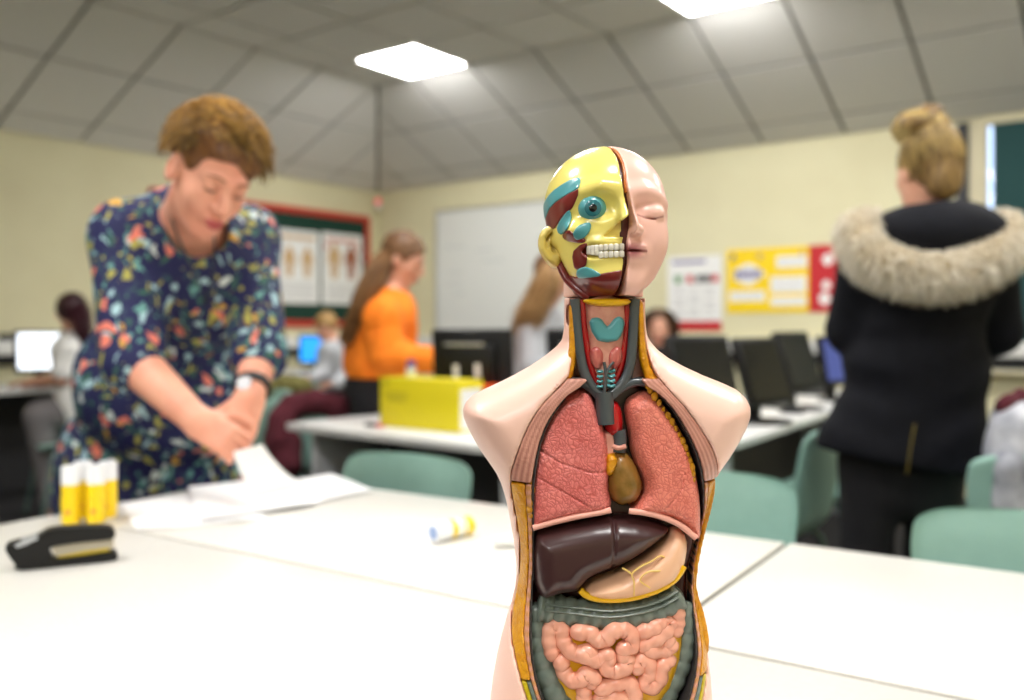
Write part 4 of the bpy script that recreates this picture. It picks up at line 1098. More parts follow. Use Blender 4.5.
def floral():
    m = mat('floral_fabric', srgb(26, 28, 74), .75); nt = m.node_tree; b = nt.nodes['Principled BSDF']
    tc = _n(nt, 'ShaderNodeTexCoord'); nz = _n(nt, 'ShaderNodeTexNoise'); nz.inputs['Scale'].default_value = 16; nt.links.new(tc.outputs['Object'], nz.inputs['Vector'])
    mv = _n(nt, 'ShaderNodeMix', data_type='RGBA'); mv.inputs[0].default_value = .08
    nt.links.new(tc.outputs['Object'], mv.inputs[6]); nt.links.new(nz.outputs['Color'], mv.inputs[7])
    def layer(prev, scale, thr, cols, soft=.03, seed=0.0, stretch=None):
        mp = _n(nt, 'ShaderNodeMapping'); mp.inputs['Location'].default_value = (seed, seed * 1.7, seed * .6)
        if stretch: mp.inputs['Scale'].default_value = stretch[0:3]; mp.inputs['Rotation'].default_value = stretch[3:6]
        nt.links.new(mv.outputs[2], mp.inputs[0])
        v = _n(nt, 'ShaderNodeTexVoronoi'); v.inputs['Scale'].default_value = scale; nt.links.new(mp.outputs[0], v.inputs['Vector'])
        rp = _n(nt, 'ShaderNodeValToRGB'); rp.color_ramp.elements[0].position = thr; rp.color_ramp.elements[0].color = (1, 1, 1, 1)
        rp.color_ramp.elements[1].position = thr + soft; rp.color_ramp.elements[1].color = (0, 0, 0, 1); nt.links.new(v.outputs['Distance'], rp.inputs[0])
        cr = _n(nt, 'ShaderNodeValToRGB'); cr.color_ramp.interpolation = 'CONSTANT'; el = cr.color_ramp.elements
        el[0].position = 0; el[0].color = (*cols[0][1], 1); el[1].position = cols[1][0]; el[1].color = (*cols[1][1], 1)
        for p, c in cols[2:]:
            x = el.new(p); x.color = (*c, 1)
        sp = _n(nt, 'ShaderNodeSeparateColor'); nt.links.new(v.outputs['Color'], sp.inputs[0]); nt.links.new(sp.outputs[0], cr.inputs[0])
        mx = _n(nt, 'ShaderNodeMix', data_type='RGBA'); nt.links.new(rp.outputs[0], mx.inputs[0])
        if prev is None: mx.inputs[6].default_value = (*srgb(22, 25, 76), 1)
        else: nt.links.new(prev, mx.inputs[6])
        nt.links.new(cr.outputs[0], mx.inputs[7]); return mx.outputs[2]
    NV = srgb(22, 25, 76); DG = srgb(52, 96, 84); TL = srgb(104, 158, 152); LB = srgb(166, 200, 208); OL = srgb(172, 166, 78); CO = srgb(232, 130, 110); MU = srgb(206, 156, 60); WH = srgb(212, 222, 220)
    o = layer(None, 58, .38, [(0, NV), (.35, DG), (.62, srgb(40, 60, 84)), (.8, TL)], .04, 1.0, (1, 1, .45, .4, .2, .3))
    o = layer(o, 56, .30, [(0, DG), (.3, OL), (.5, TL), (.62, NV), (.86, LB)], .04, 3.0, (1.4, 1, .5, .2, .8, 1.1))
    o = layer(o, 37, .34, [(0, NV), (.30, OL), (.46, NV), (.58, LB), (.7, NV), (.8, MU), (.9, WH)], .05, 5.0)
    o = layer(o, 22, .26, [(0, CO), (.25, NV), (.7, OL), (.88, CO)], .05, 9.0)
    nt.links.new(o, b.inputs['Base Color']); return m
M_floral = floral()
def lw_dress(P):
    t = union(ell(P, che, (.205, .155, .19)), ell(P, W(164, 385, 2.32), (.225, .19, .22)), ell(P, W(150, 470, 2.44), (.235, .20, .24)), cap(P, shR, shL, .078, .074),
              cap(P, nk1 + Vector((0, 0, -.03)), nk1, .10, .085), cap(P, hip, Vector((hip.x, hip.y + .03, .5)), .22, .24), k=.07)
    t = t + .006 * np.sin(P[:, 0] * 34 + P[:, 2] * 9) * np.sin(P[:, 2] * 15 + P[:, 1] * 11)
    a = union(limb(P, [shR, elR], [.078, .072], .01), limb(P, [shL, elL], [.072, .066], .01), k=.01)
    f = union(t, a, k=.035)
    cut = cap(P, nk0, nk1 + Vector((.05, -.06, -.02)), .066, .066); v = cap(P, nk1 + Vector((.045, -.10, -.0)), W(205, 276, 1.99), .052, .012)
    return smax(smax(f, -cut, .008), -v, .008)
link('dress', sdf_mesh(lambda P: np.maximum(lw_dress(P), np.maximum(.40 - P[:, 2], 0 * P[:, 2] - 1)), (-1.30, 1.72, .38), (-.28, 2.78, 1.60), .0065), M_floral, lw)
M_lany = mat('dark_lanyard', srgb(30, 34, 44), .6)
link('lanyard', tube(smooth_path([W(172, 190, 1.99), W(172, 215, 1.98), W(181, 245, 1.97), W(196, 275, 1.98), W(206, 305, 2.01)], 5), .006, 6, .4), M_lany, lw)
link('lanyard', tube(smooth_path([W(205, 205, 1.95), W(214, 235, 1.96), W(214, 262, 1.975), W(209, 290, 2.0), W(206, 305, 2.01)], 5), .005, 6, .4), M_lany, lw)
# watch on the left wrist, ring
wp = Vector(wrL) + (Vector(elL) - Vector(wrL)).normalized() * .03; wd_ = (Vector(elL) - Vector(wrL)).normalized()
rot = wd_.to_track_quat('Z', 'X').to_matrix()
me = lathe([(.038, -.010), (.0405, -.010), (.0405, .010), (.038, .010)], 24); me.transform(Matrix.Translation(wp) @ rot.to_4x4())
wst = link('watch_strap', me, M_blackp, lw)
me = lathe([(.015, 0), (.017, .003), (.015, .008), (.002, .008)], 18); me.transform(Matrix.Translation(wp + Vector((-.005, -.038, .012))) @ Vector((.0, -1, .25)).to_track_quat('Z', 'X').to_matrix().to_4x4())
link('watch_face', me, mat('watch_face', srgb(200, 200, 204), .2, metal=.5), wst)
# short tousled hair
def scalp(n, c, Rm, s, keep, r=(.078, .098, .088), off=(0, -.014, .03)):
    v = RNG.normal(size=(n * 4, 3)); v /= np.linalg.norm(v, axis=1, keepdims=True); v = v[keep(v)][:n]
    return (np.array(tuple(c)) + ((v * np.array(r) + np.array(off)) * s) @ Rm.astype(float).T), v @ Rm.astype(float).T, v
kp = lambda v: (v[:, 2] > .28 * v[:, 1] - .10) & ~((v[:, 1] > .55) & (v[:, 2] < .55))
def lw_hair(P):
    q = (P - A(tuple(hc))) @ Rm / f32(1.02)
    d = ell(q, (0, -.022, .052), (.086, .102, .088)) + .007 * noise3(q, 90, 3)
    d = smax(d, -ell(q, (0, .10, -.035), (.075, .085, .085)), .02)
    d = smax(d, -ell(q, (0, .03, -.13), (.14, .14, .11)), .02)
    return d * 1.02
M_h1 = hair_mat('auburn_hair', srgb(128, 84, 38), srgb(84, 48, 22))
hr = link('hair', sdf_mesh(lw_hair, tuple(np.array(tuple(hc)) - .17), tuple(np.array(tuple(hc)) + .19), .005), M_h1, lw)
R0, N0, v0 = scalp(2200, hc, Rm, 1.02, kp, (.082, .098, .084), (0, -.02, .05))
n = len(R0); swirl = np.cross(N0, np.array([.2, .9, .3])) * RNG.choice([-1, 1], (n, 1)); pa = []
L = RNG.uniform(.02, .055, (n, 1))
for t in np.linspace(0, 1, 6): pa.append(R0 + N0 * L * t * (1 - .45 * t) + swirl * L * (.7 * t * t) + RNG.normal(size=(n, 3)) * .0016 + np.array([0, 0, -.018]) * t * t)
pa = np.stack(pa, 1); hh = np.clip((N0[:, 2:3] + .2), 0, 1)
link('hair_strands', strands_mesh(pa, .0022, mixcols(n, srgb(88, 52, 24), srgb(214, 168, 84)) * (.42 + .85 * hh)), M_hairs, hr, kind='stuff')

# ---- woman in the parka, seen from behind
Y0 = 2.6
hc2 = W(926, 171, Y0); Rm2 = frame((-.22, .96, -.05))
hip2 = W(900, 460, Y0 + .02)
kn = [Vector((hip2.x + x, hip2.y + .02, .46)) for x in (-.09, .10)]; ft = [Vector((hip2.x + x, hip2.y + .02, .06)) for x in (-.10, .12)]
shs = [W(872, 255, Y0), W(984, 258, Y0)]; els = [W(852, 330, Y0 + .06), W(996, 330, Y0 + .06)]; wrs = [W(890, 352, Y0 + .25), W(955, 352, Y0 + .25)]
def rw_body(P):
    t = union(ell(P, W(922, 290, Y0), (.15, .10, .17)), ell(P, W(912, 380, Y0), (.14, .10, .2)), ell(P, hip2, (.16, .11, .13)), cap(P, W(926, 195, Y0), W(926, 250, Y0), .052, .06), cap(P, *shs, .06, .06), k=.06)
    for i in (0, 1):
        t = union(t, limb(P, [shs[i], els[i], wrs[i]], [.05, .045, .03], .01), limb(P, [hip2 + Vector(((-.09, .10)[i], 0, 0)), kn[i], ft[i]], [.085, .058, .04]), cap(P, ft[i], ft[i] + Vector((0, .15, -.02)), .035, .03), k=.015)
        t = union(t, hand_sdf(P, wrs[i], ((.3, -.3)[i], .9, -.1), (0, .1, 1), (1, -1)[i], .92, (.4, .5, .4)), k=.012)
    return union(t, head_sdf(P, hc2, Rm2, .94), k=.03)
rw = link('person', sdf_mesh(rw_body, (.70, 2.35, 0), (1.65, 3.1, 1.75), .007), M_sk2, label='blond woman seen from behind in a black parka with a fur-trimmed hood', cat='person')
M_parka = mat('black_parka', srgb(17, 18, 26), .8, vary=srgb(12, 13, 20), vscale=30, bump=.35, bscale=26, spec=.2)
M_black = mat('black_cloth', srgb(20, 19, 24), .85)
hemL, hemR = W(820, 448, Y0), W(985, 480, Y0)
def rw_coat(P):
    t = union(ell(P, W(922, 285, Y0), (.205, .15, .17)), ell(P, W(916, 370, Y0), (.205, .15, .22)), ell(P, W(903, 450, Y0), (.245, .18, .2)), cap(P, *shs, .085, .085), k=.07)
    t = t + .0045 * np.sin(P[:, 2] * 52 + 3 * np.sin(P[:, 0] * 7)) * np.sin(P[:, 0] * 13 + 1)
    t = np.maximum(t, plane(P, hemL, (-.16, 0, -1)))
    for i in (0, 1): t = union(t, np.maximum(limb(P, [shs[i], els[i], wrs[i]], [.085, .075, .06], .01), plane(P, wrs[i] + Vector((0, .0, 0)), (0, 1, 0))), k=.03)
    return smax(t, -cap(P, W(926, 180, Y0), W(926, 238, Y0), .07, .07), .01)
coat = link('parka', sdf_mesh(rw_coat, (.66, 2.30, .55), (1.68, 2.95, 1.45), .008), M_parka, rw)
zp = [W(915, 424, Y0 - .178), W(911, 445, Y0 - .185), W(907, 474, Y0 - .178)]
link('vent_zip', tube(smooth_path(zp, 4), .0035, 6, .5), mat('brass_zip', srgb(150, 132, 70), .4, metal=.5), coat)
link('trousers', sdf_mesh(lambda P: np.maximum(union(ell(P, hip2 + Vector((0, 0, -.03)), (.155, .115, .15)), *[limb(P, [hip2 + Vector(((-.09, .10)[i], 0, 0)), kn[i], ft[i]], [.088, .072, .06]) for i in (0, 1)], k=.03), np.maximum(.05 - P[:, 2], P[:, 2] - .80)),
     (hip2.x - .3, hip2.y - .2, .03), (hip2.x + .32, hip2.y + .25, .88), .01), M_black, rw)
hood_c = W(938, 236, Y0 - .07)
link('hood', sdf_mesh(lambda P: union(smax(smax(ell(P, hood_c, (.19, .15, .105)), -ell(P, hood_c + Vector((-.03, .06, .10)), (.10, .12, .08)), .02), -cap(P, W(926, 170, Y0), W(926, 240, Y0), .066, .066), .01), ell(P, W(940, 262, Y0 - .12), (.18, .07, .08)), k=.03),
     tuple(hood_c - Vector((.25, .25, .2))), tuple(hood_c + Vector((.25, .25, .2))), .008), M_parka, coat)
fp = smooth_path([W(872, 218, 2.62), W(858, 230, 2.50), W(870, 253, 2.42), (W(902, 267, 2.38)), W(938, 272, 2.37), W(974, 264, 2.39), W(1002, 246, 2.44), W(1010, 232, 2.54), W(998, 222, 2.64)], 6)
fr = [.04, .045, .05, .055, .058, .06, .06, .06, .06, .06, .06, .06, .06] + [.06] * 60; fr = fr[:len(fp)]
for i in range(1, 12): fr[-i] = fr[i]
M_fur0 = mat('fur_base', srgb(196, 180, 150), .9, vary=srgb(160, 142, 112), vscale=40)
fb = link('fur_trim', tube(fp, [r * .8 for r in fr], 14), M_fur0, coat)
cv = np.array([tuple(p) for p in fp]); N_ = 5200; k_ = RNG.integers(0, len(cv) - 1, N_); tt = RNG.uniform(0, 1, (N_, 1))
c0 = cv[k_] * (1 - tt) + cv[k_ + 1] * tt; tg = cv[k_ + 1] - cv[k_]; tg /= np.linalg.norm(tg, axis=1, keepdims=True)
rd = RNG.normal(size=(N_, 3)); rd -= tg * (rd * tg).sum(1, keepdims=True); rd /= np.linalg.norm(rd, axis=1, keepdims=True)
fw = np.array([fr[i] for i in k_])[:, None]; L = RNG.uniform(.018, .036, (N_, 1)); pa = []
for t in np.linspace(0, 1, 4): pa.append(c0 + rd * (fw * .72 + L * t) + np.array([0, 0, -.022]) * t * t + tg * RNG.normal(size=(N_, 1)) * .006 * t)
link('fur_hairs', strands_mesh(np.stack(pa, 1), .0026, mixcols(N_, srgb(200, 186, 156), srgb(252, 246, 232), .12)), M_hairs, fb, kind='stuff')
# hair: back of the head and bun
M_h2 = hair_mat('blond_hair', srgb(160, 128, 74), srgb(84, 60, 34))
def rw_hair(P):
    q = (P - A(tuple(hc2))) @ Rm2
    d = ell(q, (0, -.02, .03), (.080, .100, .088)); d = smin(d, ell(q, (0, -.075, -.05), (.05, .04, .05)), .04)
    d = smax(d, -ell(q, (0, .12, -.03), (.09, .10, .1)), .02); d = smax(d, -ell(q, (.1, .02, -.03), (.045, .04, .05)), .01); d = smax(d, -ell(q, (-.1, .02, -.03), (.045, .04, .05)), .01)
    return d + .003 * noise3(q, 120, 5)
h2 = link('hair', sdf_mesh(rw_hair, tuple(np.array(tuple(hc2)) - .16), tuple(np.array(tuple(hc2)) + .17), .006), M_h2, rw)
bunc = W(921, 128, Y0 - .02)
def bun(P):
    q = P - A(tuple(bunc)); d = ell(P, bunc, (.066, .06, .046)); d = smin(d, ell(P, bunc + Vector((.02, 0, .03)), (.05, .045, .03)), .02)
    return d + .008 * np.sin(np.arctan2(q[:, 2], q[:, 0]) * 4 + np.linalg.norm(q, axis=1) * 90)
link('hair_bun', sdf_mesh(bun, tuple(np.array(tuple(bunc)) - .11), tuple(np.array(tuple(bunc)) + .11), .005), M_h2, h2)
Rr, Nn, vv = scalp(900, hc2, Rm2, 1.0, lambda v: (v[:, 1] < .25) & (v[:, 2] > -.75), (.081, .101, .089), (0, -.02, .03))
tgt = np.array(tuple(bunc)); pa = []; n = len(Rr)
for t in np.linspace(0, 1, 7):
    p = Rr * (1 - t) + tgt * t; q = (p - np.array(tuple(hc2))); 
    nr = Rr - np.array(tuple(hc2)); w = 4 * t * (1 - t); pa.append(p + unit([0, 0, 0.0001]) * 0 + (q / np.linalg.norm(q, axis=1, keepdims=True)) * (.030 * w) + RNG.normal(size=(n, 3)) * .0012)
link('hair_strands', strands_mesh(np.stack(pa, 1), .0024, mixcols(n, srgb(78, 54, 32), srgb(210, 180, 112))), M_hairs, h2, kind='stuff')
n = 500; v = RNG.normal(size=(n, 3)); v /= np.linalg.norm(v, axis=1, keepdims=True); ax = np.cross(v, np.array([.3, 1, .2])); pa = []
for t in np.linspace(0, 1, 6):
    d_ = v * math.cos(t * 1.4) + ax * math.sin(t * 1.4); pa.append(np.array(tuple(bunc)) + d_ * np.array([.069, .063, .049]) * (1 + .12 * t) + RNG.normal(size=(n, 3)) * .001)
link('hair_strands', strands_mesh(np.stack(pa, 1), .0022, mixcols(n, srgb(150, 116, 62), srgb(236, 214, 150))), M_hairs, h2, kind='stuff')

# ---- girl in the orange sweatshirt
Y0 = 4.1
hc3 = W(404, 259, Y0); Rm3 = frame((.86, -.22, -.42))
hp3 = W(374, 385, Y0 + .05)
s3, e3, w3 = W(383, 318, Y0 - .14), W(388, 354, Y0 - .16), W(432, 361, Y0 - .2)
s3b, e3b, w3b = W(372, 316, Y0 + .16), W(360, 352, Y0 + .12), W(354, 372, Y0 - .02)
lg3 = [Vector((hp3.x, hp3.y + y, .47)) for y in (-.08, .10)]; fo3 = [Vector((hp3.x - .02, hp3.y + y, .06)) for y in (-.08, .10)]
def og_body(P):
    t = union(cap(P, W(387, 312, Y0), W(378, 370, Y0), .115, .115), ell(P, hp3, (.12, .15, .11)), cap(P, W(388, 300, Y0), W(398, 276, Y0), .05, .045), k=.05)
    t = union(t, limb(P, [s3, e3, w3], [.05, .042, .028], .01), limb(P, [s3b, e3b, w3b], [.05, .042, .028], .01), k=.02)
    for i in (0, 1): t = union(t, limb(P, [hp3 + Vector((0, (-.08, .1)[i], 0)), lg3[i], fo3[i]], [.08, .055, .04]), cap(P, fo3[i], fo3[i] + Vector((.13, -.02, -.02)), .035, .028), k=.02)
    t = union(t, hand_sdf(P, w3, (.95, -.1, .12), (0, -.3, .9), 1, .85, (.3, .4, .3)), hand_sdf(P, w3b, (-.05, -.1, -1), (-.3, -.9, 0), 1, .85, (.3, .4, .3)), k=.012)
    return union(t, head_sdf(P, hc3, Rm3, .98), k=.025)
og = link('person', sdf_mesh(og_body, (-.95, 3.65, 0), (-.15, 4.5, 1.58), .007), M_sk2, label='girl in an orange sweatshirt with a long ponytail leaning over a desk', cat='person')
M_orng = mat('orange_sweatshirt', srgb(252, 138, 26), .85, vary=srgb(244, 122, 16), vscale=12, bump=.3, bscale=24)
def og_top(P):
    t = union(cap(P, W(386, 314, Y0), W(381, 362, Y0), .142, .165), cap(P, s3, s3b, .085, .085), k=.05)
    t = t + .007 * noise3(P, 34, 9)
    t = np.maximum(t, W(0, 377, Y0).z - P[:, 2]); t = smax(t, -cap(P, W(391, 297, Y0), W(402, 268, Y0), .058, .06), .01)
    a = union(limb(P, [s3, e3, w3], [.085, .082, .055], .02), limb(P, [s3b, e3b, w3b + Vector((0, 0, .03))], [.085, .075, .045], .02), k=.01) + .005 * noise3(P, 50, 4)
    return union(t, a, k=.03)
link('sweatshirt', sdf_mesh(og_top, (-.95, 3.7, .82), (-.28, 4.45, 1.35), .007), M_orng, og)
link('trousers', sdf_mesh(lambda P: np.maximum(union(ell(P, hp3, (.135, .165, .12)), *[limb(P, [hp3 + Vector((0, (-.08, .1)[i], 0)), lg3[i], fo3[i]], [.10, .08, .06]) for i in (0, 1)], k=.03), .05 - P[:, 2]),
     (hp3.x - .22, hp3.y - .3, .03), (hp3.x + .22, hp3.y + .32, 1.0), .01), M_black, og)
M_h3 = hair_mat('brown_hair', srgb(128, 90, 56), srgb(84, 56, 34))
def cap_hair(c, Rm, s=1.0, n=.003):
    def f(P):
        q = (P - A(tuple(c))) @ Rm / f32(s); d = ell(q, (0, -.02, .032), (.086, .106, .094)); d = smax(d, -ell(q, (0, .115, -.03), (.088, .10, .098)), .02)
        a = q.copy(); a[:, 0] = np.abs(a[:, 0]); d = smax(d, -ell(a, (.1, .01, -.04), (.045, .045, .05)), .01); d = smax(d, -ell(q, (0, .03, -.15), (.2, .16, .085)), .02)
        return (d + n * noise3(q, 110, 2)) * s
    return f
def cube_around(c, r): return tuple(np.array(tuple(c)) - r), tuple(np.array(tuple(c)) + r)
h3 = link('hair', sdf_mesh(cap_hair(hc3, Rm3), *cube_around(hc3, .16), .006), M_h3, og)
def tail(path, r0, n, c0, c1, par, rad=.003, wav=.01, flat=1.0):
    P_ = np.array([tuple(p) for p in smooth_path(path, 5)]); K = len(P_); o = RNG.normal(size=(n, 1, 3)) * r0
    t = np.linspace(0, 1, K)[None, :, None]; env = np.sin(np.clip(t * 1.1 + .12, 0, 1.0) * math.pi * .8) + .15
    pa = P_[None] + o * env + wav * np.sin(t * 9 + RNG.uniform(0, 6, (n, 1, 1))) * RNG.normal(size=(n, 1, 3)) * t
    return link('hair_strands', strands_mesh(pa, rad, mixcols(n, c0, c1)), M_hairs, par, kind='stuff')
tail([W(400, 244, Y0), W(388, 256, Y0 - .03), W(376, 274, Y0 - .10), W(363, 300, Y0 - .15), W(352, 325, Y0 - .12), W(345, 340, Y0 - .1)], .015, 600, srgb(96, 64, 38), srgb(168, 124, 78), h3, .0035)
M_tie = mat('hair_tie', srgb(40, 36, 40), .6)
eyes_and_lips(og, hc3, Rm3, .98, srgb(196, 110, 100), srgb(90, 62, 44))

# ---- seated and half-hidden pupils
def seated(label, hc, fwd, neck, chest, hipp, knees, feet, arms, top_m, leg_m, hair_m, skin, hstyle=None, top_low=None, hs=.96, h=.009, sleeves=1.0, extra_top=None):
    Rm = frame(fwd)
    def bd(P):
        t = union(cap(P, chest, hipp, .115, .12), cap(P, neck, hc, .05, .045), k=.05)
        for kx, (k_, f_) in enumerate(zip(knees, feet)):
            t = union(t, limb(P, [hipp, k_, f_], [.09, .06, .04]), cap(P, f_, Vector(f_) + Vector((Rm[0, 1] * .13, Rm[1, 1] * .13, -.02)), .035, .028), k=.02)
        for (s_, e_, w_, hd) in arms:
            t = union(t, limb(P, [s_, e_, w_], [.047, .04, .027], .01), hand_sdf(P, w_, hd, (0, 0, 1), 1, .85, (.3, .4, .3)), k=.015)
        return union(t, head_sdf(P, hc, Rm, hs), k=.025)
    pts = [hc, neck, chest, hipp] + list(knees) + list(feet) + [q for a in arms for q in a[:3]]
    lo = [min(p[i] for p in pts) - .2 for i in range(3)]; hi = [max(p[i] for p in pts) + .2 for i in range(3)]; lo[2] = max(lo[2], 0)
    o = link('person', sdf_mesh(bd, lo, hi, h), skin, label=label, cat='person')
    def tp(P):
        t = union(cap(P, chest, hipp, .14, .145), *[cap(P, a[0], chest, .075, .1) for a in arms], k=.05) + .005 * noise3(P, 40, 8)
        t = smax(t, -cap(P, neck, hc, .058, .05), .01)
        for (s_, e_, w_, hd) in arms:
            b_ = Vector(s_).lerp(Vector(e_), min(1, sleeves)); t = union(t, cap(P, s_, b_, .068, .064), k=.02)
            if sleeves > 1: t = union(t, cap(P, e_, w_, .062, .045), k=.02)
        return t
    link('top', sdf_mesh(tp, lo, hi, h), top_m, o)
    link('trousers', sdf_mesh(lambda P: np.maximum(union(cap(P, hipp, Vector(hipp) + Vector((0, 0, .03)), .135), *[limb(P, [hipp, k_, f_], [.115, .085, .06]) for k_, f_ in zip(knees, feet)], k=.03), .06 - P[:, 2]), lo, hi, .012), leg_m, o)
    hh = link('hair', sdf_mesh(cap_hair(hc, Rm, hs), *cube_around(hc, .16), .008), hair_m, o)
    return o, hh, Rm
M_wt = mat('white_tee', srgb(246, 245, 244), .85); M_gt = mat('grey_trousers', srgb(120, 116, 118), .9); M_gh = mat('grey_hoodie', srgb(190, 192, 196), .9, vary=srgb(176, 178, 184), vscale=40)
M_burg = hair_mat('burgundy_hair', srgb(64, 20, 32), srgb(44, 12, 22))
# left: white tee, burgundy hair
Y0 = 5.3; a_ = W(76, 345, Y0)
o, hh, Rmx = seated('girl with burgundy hair and white tee sitting at the left computer', W(71, 313, Y0), (-.45, .86, -.12), W(75, 333, Y0), W(77, 352, Y0), W(82, 408, Y0), [W(40, 416, Y0 - .1), W(48, 414, Y0 + .2)],
    [Vector((W(58, 420, Y0).x, Y0 - .05, .06)), Vector((W(64, 420, Y0).x, Y0 + .2, .06))],
    [(W(68, 350, Y0 - .15), W(62, 378, Y0 - .18), W(30, 383, Y0 - .05), (-.95, .1, 0)), (W(84, 350, Y0 + .15), W(70, 380, Y0 + .25), W(40, 384, Y0 + .3), (-.95, .1, 0))], M_wt, M_gt, M_burg, M_sk2, sleeves=.75)
tail([W(74, 296, Y0), W(79, 312, Y0 - .06), W(83, 330, Y0 - .1), W(84, 348, Y0 - .1)], .02, 300, srgb(48, 12, 24), srgb(84, 30, 44), hh, .004)
# blond pupil in grey at the blue screen
Y0 = 7.0
o, hh, Rmx = seated('blond pupil in grey and black sitting by the blue screen', W(326, 328, Y0), (-.25, -.85, -.45), W(333, 343, Y0), W(338, 356, Y0), W(340, 400, Y0 + .05), [W(322, 405, Y0 - .3), W(334, 405, Y0 - .35)],
    [Vector((W(322, 400, Y0 - .3).x, Y0 - .3, .06)), Vector((W(334, 400, Y0 - .35).x, Y0 - .35, .06))],
    [(W(327, 352, Y0 - .08), W(322, 374, Y0 - .12), W(312, 378, Y0 - .28), (-.7, -.5, 0)), (W(347, 354, Y0), W(347, 376, Y0 - .1), W(335, 384, Y0 - .3), (-.7, -.5, 0))], M_gh, M_black, hair_mat('sandy_hair', srgb(188, 150, 90), srgb(140, 104, 60)), M_sk2, sleeves=1.5)
link('black_vest', sdf_mesh(lambda P: np.maximum(cap(P, W(344, 352, Y0 + .02), W(347, 395, Y0 + .04), .125, .14), -cap(P, W(333, 340, Y0), W(325, 385, Y0 - .1), .12, .14)), *[tuple(W(343, 375, Y0) + Vector((s, s, s)) * .36) for s in (-1, 1)], .01), M_black, o)
# girl in a grey hoodie, half hidden behind the torso
Y0 = 4.45
o, hh, Rmx = seated('girl in a pale grey hoodie with long fair hair behind the black monitor', W(553, 277, Y0), (.75, -.35, -.45), W(545, 300, Y0), W(540, 330, Y0), W(540, 400, Y0), [Vector((W(540, 400, Y0).x, Y0 - .08, .47)), Vector((W(540, 400, Y0).x, Y0 + .1, .47))],
    [Vector((W(540, 400, Y0).x, Y0 - .08, .06)), Vector((W(540, 400, Y0).x, Y0 + .1, .06))],
    [(W(532, 330, Y0 - .14), W(534, 366, Y0 - .18), W(560, 372, Y0 - .22), (.95, 0, 0)), (W(555, 328, Y0 + .12), W(560, 366, Y0 + .1), W(585, 374, Y0 + .05), (.95, 0, 0))], M_gh, M_black, M_h3, M_sk2, sleeves=1.5)
for (x1, x2, x3, dy) in ((540, 526, 517, -.12), (548, 540, 534, -.16), (545, 532, 524, -.15)):
    tail([W(552, 262, Y0 - .04), W(x1 + 3, 280, Y0 + dy), W(x1 - 6, 300, Y0 + dy - .02), W(x2 - 4, 318, Y0 + dy - .04), W(x3, 330, Y0 + dy - .02)], .016, 350, srgb(96, 62, 34), srgb(212, 168, 110), hh, .0035)
# girl sitting against the far wall
Y0 = 5.3
o, hh, Rmx = seated('dark-haired girl in a black top sitting by the far wall beside the mannequin shoulder', W(658, 328, Y0), (-.12, -.98, -.05), W(661, 347, Y0), W(664, 366, Y0), W(664, 424, Y0 + .05), [W(650, 426, Y0 - .35), W(676, 426, Y0 - .35)],
    [Vector((W(650, 426, Y0 - .35).x, Y0 - .35, .06)), Vector((W(676, 426, Y0 - .35).x, Y0 - .35, .06))],
    [(W(645, 362, Y0), W(640, 386, Y0 - .1), W(652, 392, Y0 - .3), (.3, -.9, 0)), (W(681, 362, Y0), W(687, 384, Y0 - .1), W(674, 392, Y0 - .3), (-.3, -.9, 0))], M_black, M_black, M_h3, M_sk2, sleeves=.55)
eyes_and_lips(o, W(658, 328, Y0), Rmx, .96, srgb(190, 100, 96), srgb(70, 46, 34))
for sx in (-1, 1):
    tail([W(658 + sx * 4, 311, Y0 - .05), W(658 + sx * 13, 322, Y0 - .03), W(658 + sx * 15, 338, Y0 - .02), W(660 + sx * 15, 356, Y0 - .08)], .014, 220, srgb(48, 30, 20), srgb(96, 64, 42), hh, .004)
# ---------------------------------------------------------------- desks in the background
M_desk = mat('desk_white', srgb(226, 226, 224), .35); M_gpanel = mat('desk_grey_panel', srgb(180, 182, 184), .5); M_dpanel = mat('desk_dark_panel', srgb(52, 52, 56), .6)
def make_desk(p, rz, L, D, label, z=.74, name='computer_desk', back=True):
    e = empty(name, (p[0], p[1], 0), rz, label=label, cat='desk')
    local('worktop', box((L / 2, D / 2, z - .014), (L, D, .028), .004), M_desk, e)
    for x in (.10, L - .10):
        local('end_panel', box((x, D / 2, (z - .03) / 2), (.03, D - .12, z - .03), .003), M_gpanel, e)
    if back: local('modesty_panel', box((L / 2, D - .12, .36), (L - .24, .018, .70)), M_dpanel, e)
    return e
DA = math.radians(-40); p = wz(286, 423, .74)
make_desk((p.x, p.y), DA, 1.2, .56, 'white-topped desk with grey end panel carrying the yellow box')
BA = math.radians(57); p = wz(738, 441, .74)          # bench running away along the monitors
bv = Vector((math.cos(BA), math.sin(BA), 0)); bn = Vector((-math.sin(BA), math.cos(BA), 0))
make_desk((p.x, p.y), BA, 2.75, .62, 'long white bench carrying the row of black monitors')
# desk along the left wall
q = R(.02, 6.2); make_desk((q.x, q.y), RZL, 6.0, .8, 'long white computer desk along the left wall'); 
# rotate that desk's frame so that its far side faces the wall
d_ = bpy.data.objects['computer_desk.002']; d_.location = R(.84, 6.2); 

